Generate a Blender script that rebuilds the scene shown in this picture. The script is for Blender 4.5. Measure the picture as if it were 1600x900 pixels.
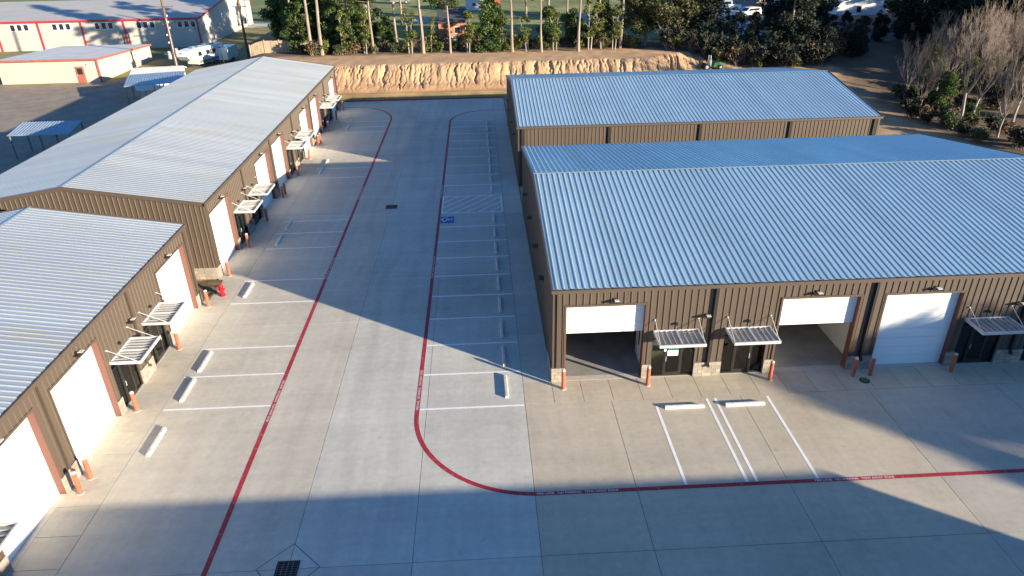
import bpy, math, random
import numpy as np
from mathutils import Vector, Matrix, noise

for o in list(bpy.data.objects):
    bpy.data.objects.remove(o, do_unlink=True)
S = bpy.context.scene
C = S.collection
R = math.radians

# ------------------------------------------------------------------ camera, sky, sun, exposure
CAM_H = 20.1
cam_d = bpy.data.cameras.new('camera')
cam_d.sensor_width = 36.0
cam_d.lens = 36.0 * 1091.93 / 1600.0
cam_d.clip_start = 0.5
cam_d.clip_end = 3000
cam = bpy.data.objects.new('camera', cam_d)
C.objects.link(cam)
_p, _y, _r = R(27.7224), R(-2.3398), R(-1.064)
fwd = Vector((-math.sin(_y) * math.cos(_p), math.cos(_y) * math.cos(_p), -math.sin(_p)))
rgt = Vector((math.cos(_y), math.sin(_y), 0))
upv = rgt.cross(fwd)
r2 = rgt * math.cos(_r) + upv * math.sin(_r)
u2 = -rgt * math.sin(_r) + upv * math.cos(_r)
M4 = Matrix((r2, u2, -fwd)).transposed().to_4x4()
M4.translation = Vector((0, 0, CAM_H))
cam.matrix_world = M4
S.camera = cam

SUN_EL = R(11.9)
SUN_H = Vector((0.82, -0.572)).normalized()
SUN_ROT = math.atan2(SUN_H.x, SUN_H.y)
W = bpy.data.worlds.new('World')
S.world = W
W.use_nodes = True
wn = W.node_tree
wn.nodes.clear()
sky = wn.nodes.new('ShaderNodeTexSky')
sky.sky_type = 'NISHITA'
sky.sun_disc = False
sky.sun_elevation = SUN_EL
sky.sun_rotation = SUN_ROT
sky.altitude = 50
sky.air_density = 1.0
sky.dust_density = 0.0
sky.ozone_density = 5.8
bg = wn.nodes.new('ShaderNodeBackground')
bg.inputs[1].default_value = 0.095
wo = wn.nodes.new('ShaderNodeOutputWorld')
wn.links.new(sky.outputs[0], bg.inputs[0])
wn.links.new(bg.outputs[0], wo.inputs[0])

sun_d = bpy.data.lights.new('sun', 'SUN')
sun_d.energy = 5.0
sun_d.angle = R(0.55)
sun_d.color = (1.0, 0.86, 0.64)
sun = bpy.data.objects.new('sun', sun_d)
C.objects.link(sun)
sd = Vector((SUN_H.x * math.cos(SUN_EL), SUN_H.y * math.cos(SUN_EL), math.sin(SUN_EL)))
sun.rotation_euler = (-sd).to_track_quat('-Z', 'Y').to_euler()
sun.location = sd * 150

S.view_settings.view_transform = 'Standard'
S.view_settings.look = 'None'
S.view_settings.gamma = 1
S.view_settings.use_curve_mapping = False
S.view_settings.exposure = 1.5
S.render.engine = 'CYCLES'
S.cycles.max_bounces = 8
S.cycles.transparent_max_bounces = 12

# ------------------------------------------------------------------ materials
MAT = {}


def mat(name, col, rough=0.7, metal=0.0, var=0.12, scale=1.2, bump=0.0, bscale=40.0, objtint=False, island=0.0,
        vcol=None, fine=0.05, spec=0.5, translucent=0.0, stretch=None, wear=0.0):
    if name in MAT:
        return MAT[name]
    m = bpy.data.materials.new(name)
    m.use_nodes = True
    nt = m.node_tree
    b = nt.nodes['Principled BSDF']
    b.inputs['Roughness'].default_value = rough
    b.inputs['Metallic'].default_value = metal
    b.inputs['Specular IOR Level'].default_value = spec
    tc = nt.nodes.new('ShaderNodeTexCoord')
    geo = nt.nodes.new('ShaderNodeNewGeometry')
    src = geo.outputs['Position']
    if stretch:
        mp = nt.nodes.new('ShaderNodeMapping')
        mp.inputs['Scale'].default_value = stretch
        nt.links.new(src, mp.inputs[0])
        src = mp.outputs[0]

    def nz(sc, det=6, rgh=0.6):
        n = nt.nodes.new('ShaderNodeTexNoise')
        n.inputs['Scale'].default_value = sc
        n.inputs['Detail'].default_value = det
        n.inputs['Roughness'].default_value = rgh
        nt.links.new(src, n.inputs['Vector'])
        return n.outputs['Fac']

    def ramp(f, lo, hi):
        r = nt.nodes.new('ShaderNodeMapRange')
        r.inputs['From Min'].default_value = 0.3
        r.inputs['From Max'].default_value = 0.7
        r.inputs['To Min'].default_value = lo
        r.inputs['To Max'].default_value = hi
        nt.links.new(f, r.inputs['Value'])
        return r.outputs[0]

    def mul(a, bb):
        x = nt.nodes.new('ShaderNodeVectorMath')
        x.operation = 'MULTIPLY'
        nt.links.new(a, x.inputs[0])
        nt.links.new(bb, x.inputs[1])
        return x.outputs[0]
    rgb = nt.nodes.new('ShaderNodeRGB')
    rgb.outputs[0].default_value = (*col, 1)
    cur = rgb.outputs[0]
    if vcol:
        at = nt.nodes.new('ShaderNodeAttribute')
        at.attribute_name = vcol
        cur = at.outputs['Color']
    if var:
        cur = mul(cur, ramp(nz(scale), 1 - var, 1 + var))
    if fine:
        cur = mul(cur, ramp(nz(scale * 14, 3), 1 - fine, 1 + fine))
    if objtint:
        oi = nt.nodes.new('ShaderNodeObjectInfo')
        cur = mul(cur, oi.outputs['Color'])
    if island:
        mr = nt.nodes.new('ShaderNodeMapRange')
        mr.inputs['To Min'].default_value = 1 - island
        mr.inputs['To Max'].default_value = 1 + island
        nt.links.new(geo.outputs['Random Per Island'], mr.inputs['Value'])
        cur = mul(cur, mr.outputs[0])
    if wear:
        wr_ = nt.nodes.new('ShaderNodeMapRange')
        wr_.inputs['From Min'].default_value = 0.60 - 0.1 * wear
        wr_.inputs['From Max'].default_value = 0.70
        wr_.inputs['To Max'].default_value = 0.75
        nt.links.new(nz(5.0, 9, 0.75), wr_.inputs['Value'])
        mxw = nt.nodes.new('ShaderNodeMix')
        mxw.data_type = 'RGBA'
        mxw.inputs['B'].default_value = (0.40, 0.385, 0.345, 1)
        nt.links.new(wr_.outputs[0], mxw.inputs['Factor'])
        nt.links.new(cur, mxw.inputs['A'])
        cur = mxw.outputs['Result']
    nt.links.new(cur, b.inputs['Base Color'])
    if bump:
        bp = nt.nodes.new('ShaderNodeBump')
        bp.inputs['Strength'].default_value = bump
        bp.inputs['Distance'].default_value = 0.02
        nt.links.new(nz(bscale, 4), bp.inputs['Height'])
        nt.links.new(bp.outputs[0], b.inputs['Normal'])
    if translucent:
        out = nt.nodes['Material Output']
        tr = nt.nodes.new('ShaderNodeBsdfTranslucent')
        mx = nt.nodes.new('ShaderNodeMixShader')
        mx.inputs[0].default_value = translucent
        nt.links.new(cur, tr.inputs['Color'])
        nt.links.new(b.outputs[0], mx.inputs[1])
        nt.links.new(tr.outputs[0], mx.inputs[2])
        nt.links.new(mx.outputs[0], out.inputs['Surface'])
    MAT[name] = m
    return m


def concrete_mat():
    m = mat('concrete', (0.495, 0.478, 0.424), 0.75, var=0.10, scale=0.22, bump=0.12, bscale=25, objtint=True, fine=0.05)
    nt = m.node_tree
    b = nt.nodes['Principled BSDF']
    cur = b.inputs['Base Color'].links[0].from_socket
    geo = nt.nodes.new('ShaderNodeNewGeometry')
    for (sx, sy, lo, hi, sc) in ((0.09, 1.2, 0.93, 1.04, 1.0), (1.5, 0.06, 0.93, 1.03, 1.0), (3.3, 3.3, 0.955, 1.03, 1.0)):
        mp = nt.nodes.new('ShaderNodeMapping')
        mp.inputs['Scale'].default_value = (sx, sy, 1)
        nt.links.new(geo.outputs['Position'], mp.inputs[0])
        n = nt.nodes.new('ShaderNodeTexNoise')
        n.inputs['Scale'].default_value = sc
        n.inputs['Detail'].default_value = 8
        n.inputs['Roughness'].default_value = 0.65
        nt.links.new(mp.outputs[0], n.inputs['Vector'])
        r = nt.nodes.new('ShaderNodeMapRange')
        r.inputs['From Min'].default_value = 0.35
        r.inputs['From Max'].default_value = 0.65
        r.inputs['To Min'].default_value = lo
        r.inputs['To Max'].default_value = hi
        nt.links.new(n.outputs['Fac'], r.inputs['Value'])
        x = nt.nodes.new('ShaderNodeVectorMath')
        x.operation = 'MULTIPLY'
        nt.links.new(cur, x.inputs[0])
        nt.links.new(r.outputs[0], x.inputs[1])
        cur = x.outputs[0]
    def nzv(vec, sc, det, rgh, f0, f1, t0, t1):
        n = nt.nodes.new('ShaderNodeTexNoise')
        n.inputs['Scale'].default_value = sc
        n.inputs['Detail'].default_value = det
        n.inputs['Roughness'].default_value = rgh
        nt.links.new(vec, n.inputs['Vector'])
        r = nt.nodes.new('ShaderNodeMapRange')
        r.inputs['From Min'].default_value = f0
        r.inputs['From Max'].default_value = f1
        r.inputs['To Min'].default_value = t0
        r.inputs['To Max'].default_value = t1
        nt.links.new(n.outputs['Fac'], r.inputs['Value'])
        return r.outputs[0]

    def mulv(a, bb):
        x = nt.nodes.new('ShaderNodeVectorMath')
        x.operation = 'MULTIPLY'
        nt.links.new(a, x.inputs[0])
        nt.links.new(bb, x.inputs[1])
        return x.outputs[0]
    pos = geo.outputs['Position']
    cur = mulv(cur, nzv(pos, 1.7, 3, 0.5, 0.70, 0.76, 1.0, 0.84))
    cur = mulv(cur, nzv(pos, 0.55, 7, 0.7, 0.56, 0.70, 1.0, 0.88))
    sp = nt.nodes.new('ShaderNodeSeparateXYZ')
    nt.links.new(pos, sp.inputs[0])
    wob = nzv(pos, 0.05, 2, 0.5, 0.3, 0.7, -1.2, 1.2)
    for xc in (-4.7, -6.5, -8.6):
        ad = nt.nodes.new('ShaderNodeMath')
        ad.operation = 'ADD'
        nt.links.new(sp.outputs[0], ad.inputs[0])
        nt.links.new(wob, ad.inputs[1])
        sb_ = nt.nodes.new('ShaderNodeMath')
        sb_.operation = 'SUBTRACT'
        sb_.inputs[1].default_value = xc
        nt.links.new(ad.outputs[0], sb_.inputs[0])
        ab = nt.nodes.new('ShaderNodeMath')
        ab.operation = 'ABSOLUTE'
        nt.links.new(sb_.outputs[0], ab.inputs[0])
        r = nt.nodes.new('ShaderNodeMapRange')
        r.interpolation_type = 'SMOOTHSTEP'
        r.inputs['From Min'].default_value = 0.05
        r.inputs['From Max'].default_value = 0.45
        r.inputs['To Min'].default_value = 0.93
        r.inputs['To Max'].default_value = 1.0
        nt.links.new(ab.outputs[0], r.inputs['Value'])
        cur = mulv(cur, r.outputs[0])
    nt.links.new(cur, b.inputs['Base Color'])
    return m


def glass_mat(name, tint=(0.84, 0.88, 0.74)):
    m = bpy.data.materials.new(name)
    m.use_nodes = True
    nt = m.node_tree
    nt.nodes.clear()
    out = nt.nodes.new('ShaderNodeOutputMaterial')
    t = nt.nodes.new('ShaderNodeBsdfTransparent')
    t.inputs[0].default_value = (*tint, 1)
    g = nt.nodes.new('ShaderNodeBsdfGlossy')
    g.inputs['Roughness'].default_value = 0.03
    lw = nt.nodes.new('ShaderNodeFresnel')
    lw.inputs['IOR'].default_value = 1.7
    mx = nt.nodes.new('ShaderNodeMixShader')
    nt.links.new(lw.outputs[0], mx.inputs[0])
    nt.links.new(t.outputs[0], mx.inputs[1])
    nt.links.new(g.outputs[0], mx.inputs[2])
    nt.links.new(mx.outputs[0], out.inputs['Surface'])
    MAT[name] = m
    return m


concrete_mat()
mat('joint', (0.17, 0.15, 0.13), 0.9, var=0.25, scale=0.7)
mat('galv_dusty', (0.60, 0.622, 0.60), 0.45, 0.66, var=0.07, scale=0.25, fine=0.03, bump=0.03, bscale=3, objtint=True, stretch=(0.35, 1.6, 1))
mat('galv', (0.45, 0.585, 0.63), 0.40, 0.48, var=0.05, scale=0.35, fine=0.03, bump=0.03, bscale=3, objtint=True)
mat('brown', (0.088, 0.066, 0.049), 0.5, 0.0, var=0.05, scale=0.5, fine=0.02, objtint=True)
mat('brown_trim', (0.086, 0.064, 0.049), 0.45, 0.0, var=0.04)
mat('dark_gutter', (0.028, 0.024, 0.022), 0.4)
mat('jamb', (0.145, 0.058, 0.044), 0.5, var=0.05)
mat('white_door', (0.80, 0.80, 0.79), 0.45, var=0.02, fine=0.01)
mat('white_paint', (0.82, 0.82, 0.80), 0.7, var=0.07, scale=2.5, fine=0.08, wear=0.6)
mat('red_paint', (0.36, 0.018, 0.030), 0.65, var=0.14, scale=1.5, fine=0.08, wear=0.5)
mat('blue_paint', (0.012, 0.10, 0.36), 0.6, var=0.1)
mat('bollard', (0.40, 0.105, 0.058), 0.5, var=0.12, scale=4)
mat('bollard_cap', (0.50, 0.46, 0.41), 0.7, var=0.1, scale=5)
mat('stop', (0.58, 0.56, 0.52), 0.85, var=0.10, scale=3, bump=0.2, objtint=True)
mat('stone', (0.30, 0.262, 0.225), 0.9, var=0.2, scale=5, bump=0.6, bscale=18, objtint=True)
mat('alu', (0.62, 0.62, 0.61), 0.4, 0.3, var=0.04)
mat('slat_alu', (0.50, 0.50, 0.50), 0.45, 0.4, var=0.06)
mat('frame_dark', (0.020, 0.020, 0.019), 0.35)
mat('interior_white', (0.66, 0.64, 0.58), 0.8, var=0.04)
mat('interior_floor', (0.29, 0.28, 0.26), 0.6, var=0.2, scale=0.8)
mat('lobby_tile', (0.48, 0.44, 0.31), 0.5, var=0.1, scale=1.5)
mat('lamp_black', (0.02, 0.02, 0.02), 0.4)
mat('lamp_lens', (0.7, 0.7, 0.68), 0.2)
mat('iron', (0.035, 0.033, 0.032), 0.7, 0.3, var=0.3, scale=9)
mat('grate', (0.16, 0.13, 0.11), 0.6, 0.3, var=0.3, scale=9)
mat('pit', (0.012, 0.012, 0.012), 0.95)
mat('hydrant_red', (0.52, 0.012, 0.022), 0.35)
mat('green_sign', (0.02, 0.17, 0.11), 0.5)
mat('paper', (0.78, 0.78, 0.75), 0.7)
mat('terrain', (1, 1, 1), 0.95, var=0.22, scale=0.5, vcol='Col', fine=0.16, bump=0.8, bscale=5)
mat('beige', (0.47, 0.43, 0.38), 0.7, var=0.05, scale=0.3)
mat('beige2', (0.50, 0.42, 0.35), 0.7, var=0.05, scale=0.3)
mat('red_trim', (0.50, 0.03, 0.05), 0.5)
mat('brick_trim', (0.33, 0.10, 0.07), 0.6)
mat('grey_roof', (0.40, 0.39, 0.37), 0.8, 0.0, var=0.06, scale=0.3)
mat('white_roof', (0.62, 0.60, 0.57), 0.7, var=0.12, scale=0.5)
mat('sky_tinted_roof', (0.30, 0.38, 0.46), 0.4, 0.4, var=0.1)  # shaded metal with the blue of reflected sky put into its colour
mat('dark_glass', (0.02, 0.024, 0.03), 0.1, spec=0.8)
mat('bark', (0.25, 0.20, 0.16), 0.95, var=0.3, scale=2.5, stretch=(1, 1, 0.25), bump=0.5, bscale=12)
mat('bark_pale', (0.31, 0.27, 0.23), 0.95, var=0.25, scale=2, stretch=(1, 1, 0.3))
mat('leaf_pine', (0.062, 0.105, 0.022), 0.75, var=0.2, scale=0.4, island=0.45, fine=0, translucent=0.25)
mat('leaf_ever', (0.058, 0.100, 0.020), 0.65, var=0.25, scale=0.35, island=0.5, fine=0, translucent=0.25)
mat('leaf_yellow', (0.13, 0.15, 0.030), 0.75, var=0.25, scale=0.5, island=0.5, fine=0, translucent=0.3)
mat('leaf_oak', (0.075, 0.080, 0.028), 0.8, var=0.3, scale=0.4, island=0.5, fine=0, translucent=0.2)
mat('leaf_dark', (0.014, 0.021, 0.010), 0.8, var=0.3, scale=0.3, island=0.5, fine=0, translucent=0.15)
mat('leaf_brown', (0.15, 0.10, 0.050), 0.9, var=0.3, scale=0.6, island=0.5, fine=0, translucent=0.15)
mat('twig', (0.19, 0.15, 0.122), 0.95, var=0.2, scale=1.2)
mat('wood_pole', (0.13, 0.085, 0.06), 0.9, var=0.25, scale=2, stretch=(1, 1, 0.2))
mat('wood_fence', (0.36, 0.28, 0.20), 0.9, var=0.2, scale=1.5, objtint=True)
mat('orange_brick', (0.52, 0.20, 0.10), 0.85, var=0.15, scale=2)
mat('shingle', (0.055, 0.055, 0.065), 0.9, var=0.25, scale=2)
mat('siding_white', (0.72, 0.73, 0.74), 0.7, var=0.04)
mat('siding_tan', (0.30, 0.25, 0.20), 0.8, var=0.08)
mat('rust_roof', (0.42, 0.12, 0.06), 0.8, var=0.2)
mat('vehicle_white', (0.78, 0.78, 0.77), 0.3, var=0.02)
mat('vehicle_grey', (0.16, 0.17, 0.18), 0.3)
mat('vehicle_silver', (0.45, 0.46, 0.47), 0.35, 0.3)
mat('tyre', (0.02, 0.02, 0.02), 0.9)
mat('canopy_green', (0.34, 0.38, 0.30), 0.6, var=0.15, scale=0.6)
mat('machine_green', (0.03, 0.16, 0.05), 0.4)
mat('yellow', (0.60, 0.46, 0.03), 0.5)
mat('fabric_brown', (0.17, 0.12, 0.06), 0.9, var=0.35, scale=2.5, bump=0.5, bscale=8)
mat('wire', (0.05, 0.05, 0.05), 0.6)
glass_mat('glass')
# yellowish dust streaks on the left-hand roofs
_nt = MAT['galv_dusty'].node_tree
_b = _nt.nodes['Principled BSDF']
_cur = _b.inputs['Base Color'].links[0].from_socket
_g = _nt.nodes.new('ShaderNodeNewGeometry')
_mp = _nt.nodes.new('ShaderNodeMapping')
_mp.inputs['Scale'].default_value = (0.06, 0.55, 1)
_nt.links.new(_g.outputs['Position'], _mp.inputs[0])
_n = _nt.nodes.new('ShaderNodeTexNoise')
_n.inputs['Scale'].default_value = 0.9
_n.inputs['Detail'].default_value = 5
_nt.links.new(_mp.outputs[0], _n.inputs['Vector'])
_r = _nt.nodes.new('ShaderNodeMapRange')
_r.inputs['From Min'].default_value = 0.56
_r.inputs['From Max'].default_value = 0.72
_nt.links.new(_n.outputs['Fac'], _r.inputs['Value'])
_mx = _nt.nodes.new('ShaderNodeMix')
_mx.data_type = 'RGBA'
_mx.inputs['B'].default_value = (0.62, 0.58, 0.44, 1)
_nt.links.new(_r.outputs[0], _mx.inputs['Factor'])
_nt.links.new(_cur, _mx.inputs['A'])
_nt.links.new(_mx.outputs['Result'], _b.inputs['Base Color'])

# ------------------------------------------------------------------ mesh helpers


class MB:
    def __init__(s):
        s.v = []
        s.f = []

    def add(s, vs, fs):
        n = len(s.v)
        s.v += [tuple(p) for p in vs]
        s.f += [tuple(i + n for i in f) for f in fs]
        return s

    def box(s, x0, x1, y0, y1, z0, z1):
        return s.add([(x0, y0, z0), (x1, y0, z0), (x1, y1, z0), (x0, y1, z0), (x0, y0, z1), (x1, y0, z1), (x1, y1, z1), (x0, y1, z1)],
                     [(0, 3, 2, 1), (4, 5, 6, 7), (0, 1, 5, 4), (1, 2, 6, 5), (2, 3, 7, 6), (3, 0, 4, 7)])

    def quad(s, a, b, c, d):
        return s.add([a, b, c, d], [(0, 1, 2, 3)])

    def tube(s, pts, rad, n=6, cap=True):
        pts = [Vector(p) for p in pts]
        rs = rad if hasattr(rad, '__len__') else [rad] * len(pts)
        vs, fs = [], []
        ref = None
        for i, p in enumerate(pts):
            d = (pts[min(i + 1, len(pts) - 1)] - pts[max(i - 1, 0)]).normalized()
            if ref is None:
                ref = Vector((1, 0, 0)) if abs(d.x) < 0.8 else Vector((0, 1, 0))
            a = d.cross(ref).normalized()
            b = d.cross(a)
            ref = -a.cross(d) if False else ref
            for k in range(n):
                t = 2 * math.pi * k / n
                vs.append(p + (a * math.cos(t) + b * math.sin(t)) * rs[i])
        for i in range(len(pts) - 1):
            for k in range(n):
                k2 = (k + 1) % n
                fs.append((i * n + k, i * n + k2, (i + 1) * n + k2, (i + 1) * n + k))
        if cap:
            fs.append(tuple(range(n))[::-1])
            fs.append(tuple((len(pts) - 1) * n + k for k in range(n)))
        return s.add(vs, fs)

    def lathe(s, prof, n=12, c=(0, 0, 0)):
        vs, fs = [], []
        for r_, z in prof:
            for k in range(n):
                t = 2 * math.pi * k / n
                vs.append((c[0] + r_ * math.cos(t), c[1] + r_ * math.sin(t), c[2] + z))
        for i in range(len(prof) - 1):
            for k in range(n):
                k2 = (k + 1) % n
                fs.append((i * n + k, i * n + k2, (i + 1) * n + k2, (i + 1) * n + k))
        fs.append(tuple(range(n))[::-1])
        fs.append(tuple((len(prof) - 1) * n + k for k in range(n)))
        return s.add(vs, fs)

    def prism(s, poly, axis, a, b):
        # poly in the two other axes, extruded along axis from a to b
        def pt(p, t):
            if axis == 'x':
                return (t, p[0], p[1])
            if axis == 'y':
                return (p[0], t, p[1])
            return (p[0], p[1], t)
        n = len(poly)
        vs = [pt(p, a) for p in poly] + [pt(p, b) for p in poly]
        fs = [tuple(range(n)), tuple(range(n, 2 * n))[::-1]]
        fs += [(i, i + n, (i + 1) % n + n, (i + 1) % n) for i in range(n)]
        return s.add(vs, fs)

    def mesh(s, name, m, smooth=False):
        me = bpy.data.meshes.new(name)
        me.from_pydata(s.v, [], s.f)
        if m:
            me.materials.append(MAT[m])
        if smooth:
            me.polygons.foreach_set('use_smooth', [True] * len(me.polygons))
        me.update()
        return me

    def build(s, name, m, parent=None, loc=None, rz=None, smooth=False):
        return link(name, s.mesh(name, m, smooth), parent, loc, rz)


def link(name, me, parent=None, loc=None, rz=None, col=None):
    o = bpy.data.objects.new(name, me)
    C.objects.link(o)
    if parent:
        o.parent = parent
    if loc is not None:
        o.location = loc
    if rz is not None:
        o.rotation_euler = (0, 0, rz)
    if col is not None:
        o.color = (*col, 1)
    return o


def tag(o, label, cat, group=None, kind=None):
    o['label'] = label
    o['category'] = cat
    if group:
        o['group'] = group
    if kind:
        o['kind'] = kind
    return o


def thing(name, label, cat, loc=(0, 0, 0), rz=0.0, group=None, scale=None):
    o = bpy.data.objects.new(name, None)
    C.objects.link(o)
    o.location = loc
    o.rotation_euler = (0, 0, rz)
    o.empty_display_size = 0.3
    if scale:
        o.scale = scale if hasattr(scale, '__len__') else (scale,) * 3
    return tag(o, label, cat, group)


def copy_tree(o, parent=None):
    c = o.copy()
    C.objects.link(c)
    if parent:
        c.parent = parent
    for ch in list(o.children):
        copy_tree(ch, c)
    return c


def struct(o):
    o['kind'] = 'structure'
    return o


ORD = ['first', 'second', 'third', 'fourth', 'fifth', 'sixth', 'seventh', 'eighth', 'ninth', 'tenth', 'eleventh', 'twelfth',
       'thirteenth', 'fourteenth', 'fifteenth', 'sixteenth', 'seventeenth', 'eighteenth', 'nineteenth', 'twentieth']
rnd = random.Random(7)


def sm(t):
    t = max(0.0, min(1.0, t))
    return t * t * (3 - 2 * t)


# ------------------------------------------------------------------ terrain
def foot_y(x):
    return 93.4 - 15 * sm((x - 24) / 24)


def run(x):
    return 6.4 + 22 * sm((x - 23) / 18)


def hbase(x, y):
    left = sm((x + 40) / 8)
    t = (y - foot_y(x)) / run(x)
    if 0.3 < t < 1.4:
        t += (0.09 * noise.noise((x * 0.35, 3.3, 0)) + 0.05 * noise.noise((x * 1.3, 7.1, 0))) * sm((t - 0.3) / 0.4)
    t = max(0, min(1, t))
    k = 0.22 * sm(t / 0.32) + 0.78 * sm((t - 0.25) / 0.75) if x < 40 else sm(t)
    ap = 0.0
    if x < 30:
        ap = 0.5 * max(0.0, min(1.0, (y - 91.0) / 2.0)) * (1 - k) * sm((30 - x) / 6) * left
    return 3.0 * left * k + ap


cr = random.Random(11)
cracks = []
for i in range(210):
    xc = -24 + 56 * cr.random()
    big = cr.random() < 0.2
    cracks.append((xc, cr.uniform(0.05, 0.085) if not big else cr.uniform(0.08, 0.14), cr.uniform(0.08, 0.2) if not big else cr.uniform(0.22, 0.55),
                   cr.uniform(0.05, 0.75), cr.uniform(0.8, 1.0), cr.uniform(0, 50), cr.uniform(-0.6, 0.6)))


def gen_axis(spec):
    a = []
    for lo, hi, st in spec:
        a += list(np.arange(lo, hi, st))
    a.append(spec[-1][1])
    return np.array(a)


gx = gen_axis([(-600, -200, 40), (-200, -60, 7), (-60, -26, 1.6), (-26, 34, 0.11), (34, 36, 0.5), (36, 70, 1.2), (70, 200, 6), (200, 640, 44)])
gy = gen_axis([(-500, -100, 40), (-100, 60, 8), (60, 90.85, 2.0), (90.85, 93.0, 0.5), (93.0, 101, 0.16), (101, 125, 0.8), (125, 220, 3), (220, 700, 40)])


def pave_mask(x, y):
    if -17.25 < x < 3.1 and -27 < y < 90.7:
        return True
    if 3.0 < x < 45.8 and -27 < y < 28.3:
        return True
    return False


def build_terrain():
    nx_, ny_ = len(gx), len(gy)
    V = np.zeros((ny_, nx_, 3))
    col = np.zeros((ny_, nx_, 4))
    col[..., 3] = 1
    dirt = np.array((0.48, 0.30, 0.165))
    dirt2 = np.array((0.40, 0.225, 0.105))
    grass = np.array((0.15, 0.17, 0.045))
    dry = np.array((0.26, 0.19, 0.075))
    litter = np.array((0.135, 0.085, 0.05))
    gravel = np.array((0.27, 0.215, 0.165))
    for j, y in enumerate(gy):
        inb = 92.5 < y < 101.5
        for i, x in enumerate(gx):
            z = hbase(x, y)
            n1 = noise.noise((x * 0.12, y * 0.12, 0.3))
            n2 = noise.noise((x * 0.5, y * 0.5, 4.3))
            c = None
            if inb and -26 < x < 36:
                t = (y - foot_y(x)) / run(x)
                if -0.05 < t < 1.15:
                    env = sm(t / 0.2) * sm((1.06 - t) / 0.10)
                    d = 0
                    for (xc, w, dep, t0, t1, ph, lean) in cracks:
                        dx0 = x - xc
                        if abs(dx0) > 1.9:
                            continue
                        xx = dx0 - lean * (t - 0.5) - 0.45 * noise.noise((ph, t * 4.0, 1)) - 0.16 * noise.noise((ph, t * 13.0, 7))
                        if abs(xx) > 3 * w:
                            continue
                        e = sm((t - t0 + 0.1) / 0.2) * sm((t1 - t) / 0.08 + 0.3)
                        d += dep * math.exp(-(xx / w) ** 2) * e
                    z -= 0.68 * min(d, 0.9) * env
                    z += env * (0.06 * noise.noise((x * 0.8, y * 0.4, 2)) + 0.05 * noise.noise((x * 3.1, y * 1.6, 8)) + 0.05 * noise.noise((x * 7, y * 5, 3)))
                    c = dirt * (1 - 0.12 * (1 - t)) + 0.02 * n2
                    if t < 0.35:
                        c = dirt2 * (1 + 0.15 * n2) * (1 - t / 0.35) + c * (t / 0.35)
            if c is None:
                fy = foot_y(x)
                if y < 93.6 and y > 90 and -18 < x < 26:
                    k = sm((y - 92.2) / 1.4)
                    c = dry * 1.1 * (1 - k) + dirt2 * k
                    c = c * (1 + 0.25 * n2)
                elif x < -34:
                    k = sm(0.5 + 1.6 * n1 + (y - 108) * 0.02 - 0.15)
                    if y > 109 and x > -56:
                        k = max(k, sm((y - 109) / 3))
                    if y > 160:
                        k = 1
                    if x < -34 and y < 106:
                        k *= 0.25
                    c = gravel * (1 - k) + (dry * 0.6 + grass * 0.4) * k
                    if y > 165:
                        c = grass * (1 + 0.3 * n1)
                else:
                    ytree = 108.0 - 12 * sm((x - 24) / 20)
                    c = dirt * (1.0 + 0.15 * n2)
                    k = sm((y - ytree + 1.2 + 1.5 * n2) / 2.0)
                    c = c * (1 - k) + litter * k
                    if x < 60:
                        k2 = sm((y - 112.5 + 2 * n1) / 4)
                        g = grass * (1.0 + 0.35 * n1) * (1 - 0.3 * sm(n2)) + dry * 0.35 * sm(0.4 + n1)
                        c = c * (1 - k2) + g * k2
                    else:
                        k2 = sm((y - 120) / 10)
                        c = c * (1 - k2) + (litter * 0.7 + grass * 0.3) * k2
                    if x > 44:
                        k3 = sm((x - 46.5 + 2 * n2) / 2.5)
                        c = c * (1 - k3) + litter * k3
                    if x > 34 and y < 92:
                        c = c * (0.82 + 0.2 * n2) + dry * 0.12
            if pave_mask(x, y):
                z = -0.3
            else:
                z -= 0.04
                z += 0.05 * noise.noise((x * 0.6, y * 0.6, 3)) if y > 94 or x > 36 else 0
            if y < 28 or (x < 34 and 28 < y < 84):
                z = min(z, -0.05)
            V[j, i] = (x, y, z)
            col[j, i, :3] = np.clip(c, 0.01, 1)
    idx = np.arange(nx_ * ny_).reshape(ny_, nx_)
    F = np.stack([idx[:-1, :-1], idx[:-1, 1:], idx[1:, 1:], idx[1:, :-1]], -1).reshape(-1, 4)
    me = bpy.data.meshes.new('ground')
    me.vertices.add(nx_ * ny_)
    me.vertices.foreach_set('co', V.reshape(-1))
    me.loops.add(F.size)
    me.loops.foreach_set('vertex_index', F.reshape(-1).astype(np.int32))
    me.polygons.add(len(F))
    me.polygons.foreach_set('loop_start', np.arange(0, F.size, 4, dtype=np.int32))
    me.polygons.foreach_set('loop_total', np.full(len(F), 4, dtype=np.int32))
    at = me.attributes.new('Col', 'FLOAT_COLOR', 'POINT')
    at.data.foreach_set('color', col.reshape(-1))
    me.materials.append(MAT['terrain'])
    me.update(calc_edges=True)
    me.polygons.foreach_set('use_smooth', np.ones(len(F), dtype=bool))
    return struct(link('ground', me))


build_terrain()


def gz(x, y):
    return hbase(x, y) - 0.04


# ------------------------------------------------------------------ pavement
pm = MB()
pm.box(-17.2, 3.05, -27, 90.8, -0.2, -0.018)
pm.box(3.05, 46, -27, 28.2, -0.2, -0.018)
pavement = struct(pm.build('pavement', 'joint'))
JW = 0.011


def slab(x0, x1, y0, y1, base=(1, 1, 1), a=0.06):
    a *= 1.35
    k = 1 + rnd.uniform(-a, a)
    w = rnd.uniform(-0.015, 0.015)
    m = MB().box(x0 + JW, x1 - JW, y0 + JW, y1 - JW, -0.016, 0)
    return link('slab', m.mesh('slab', 'concrete'), pavement, col=(base[0] * k * (1 + w), base[1] * k, base[2] * k * (1 - w)))


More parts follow.
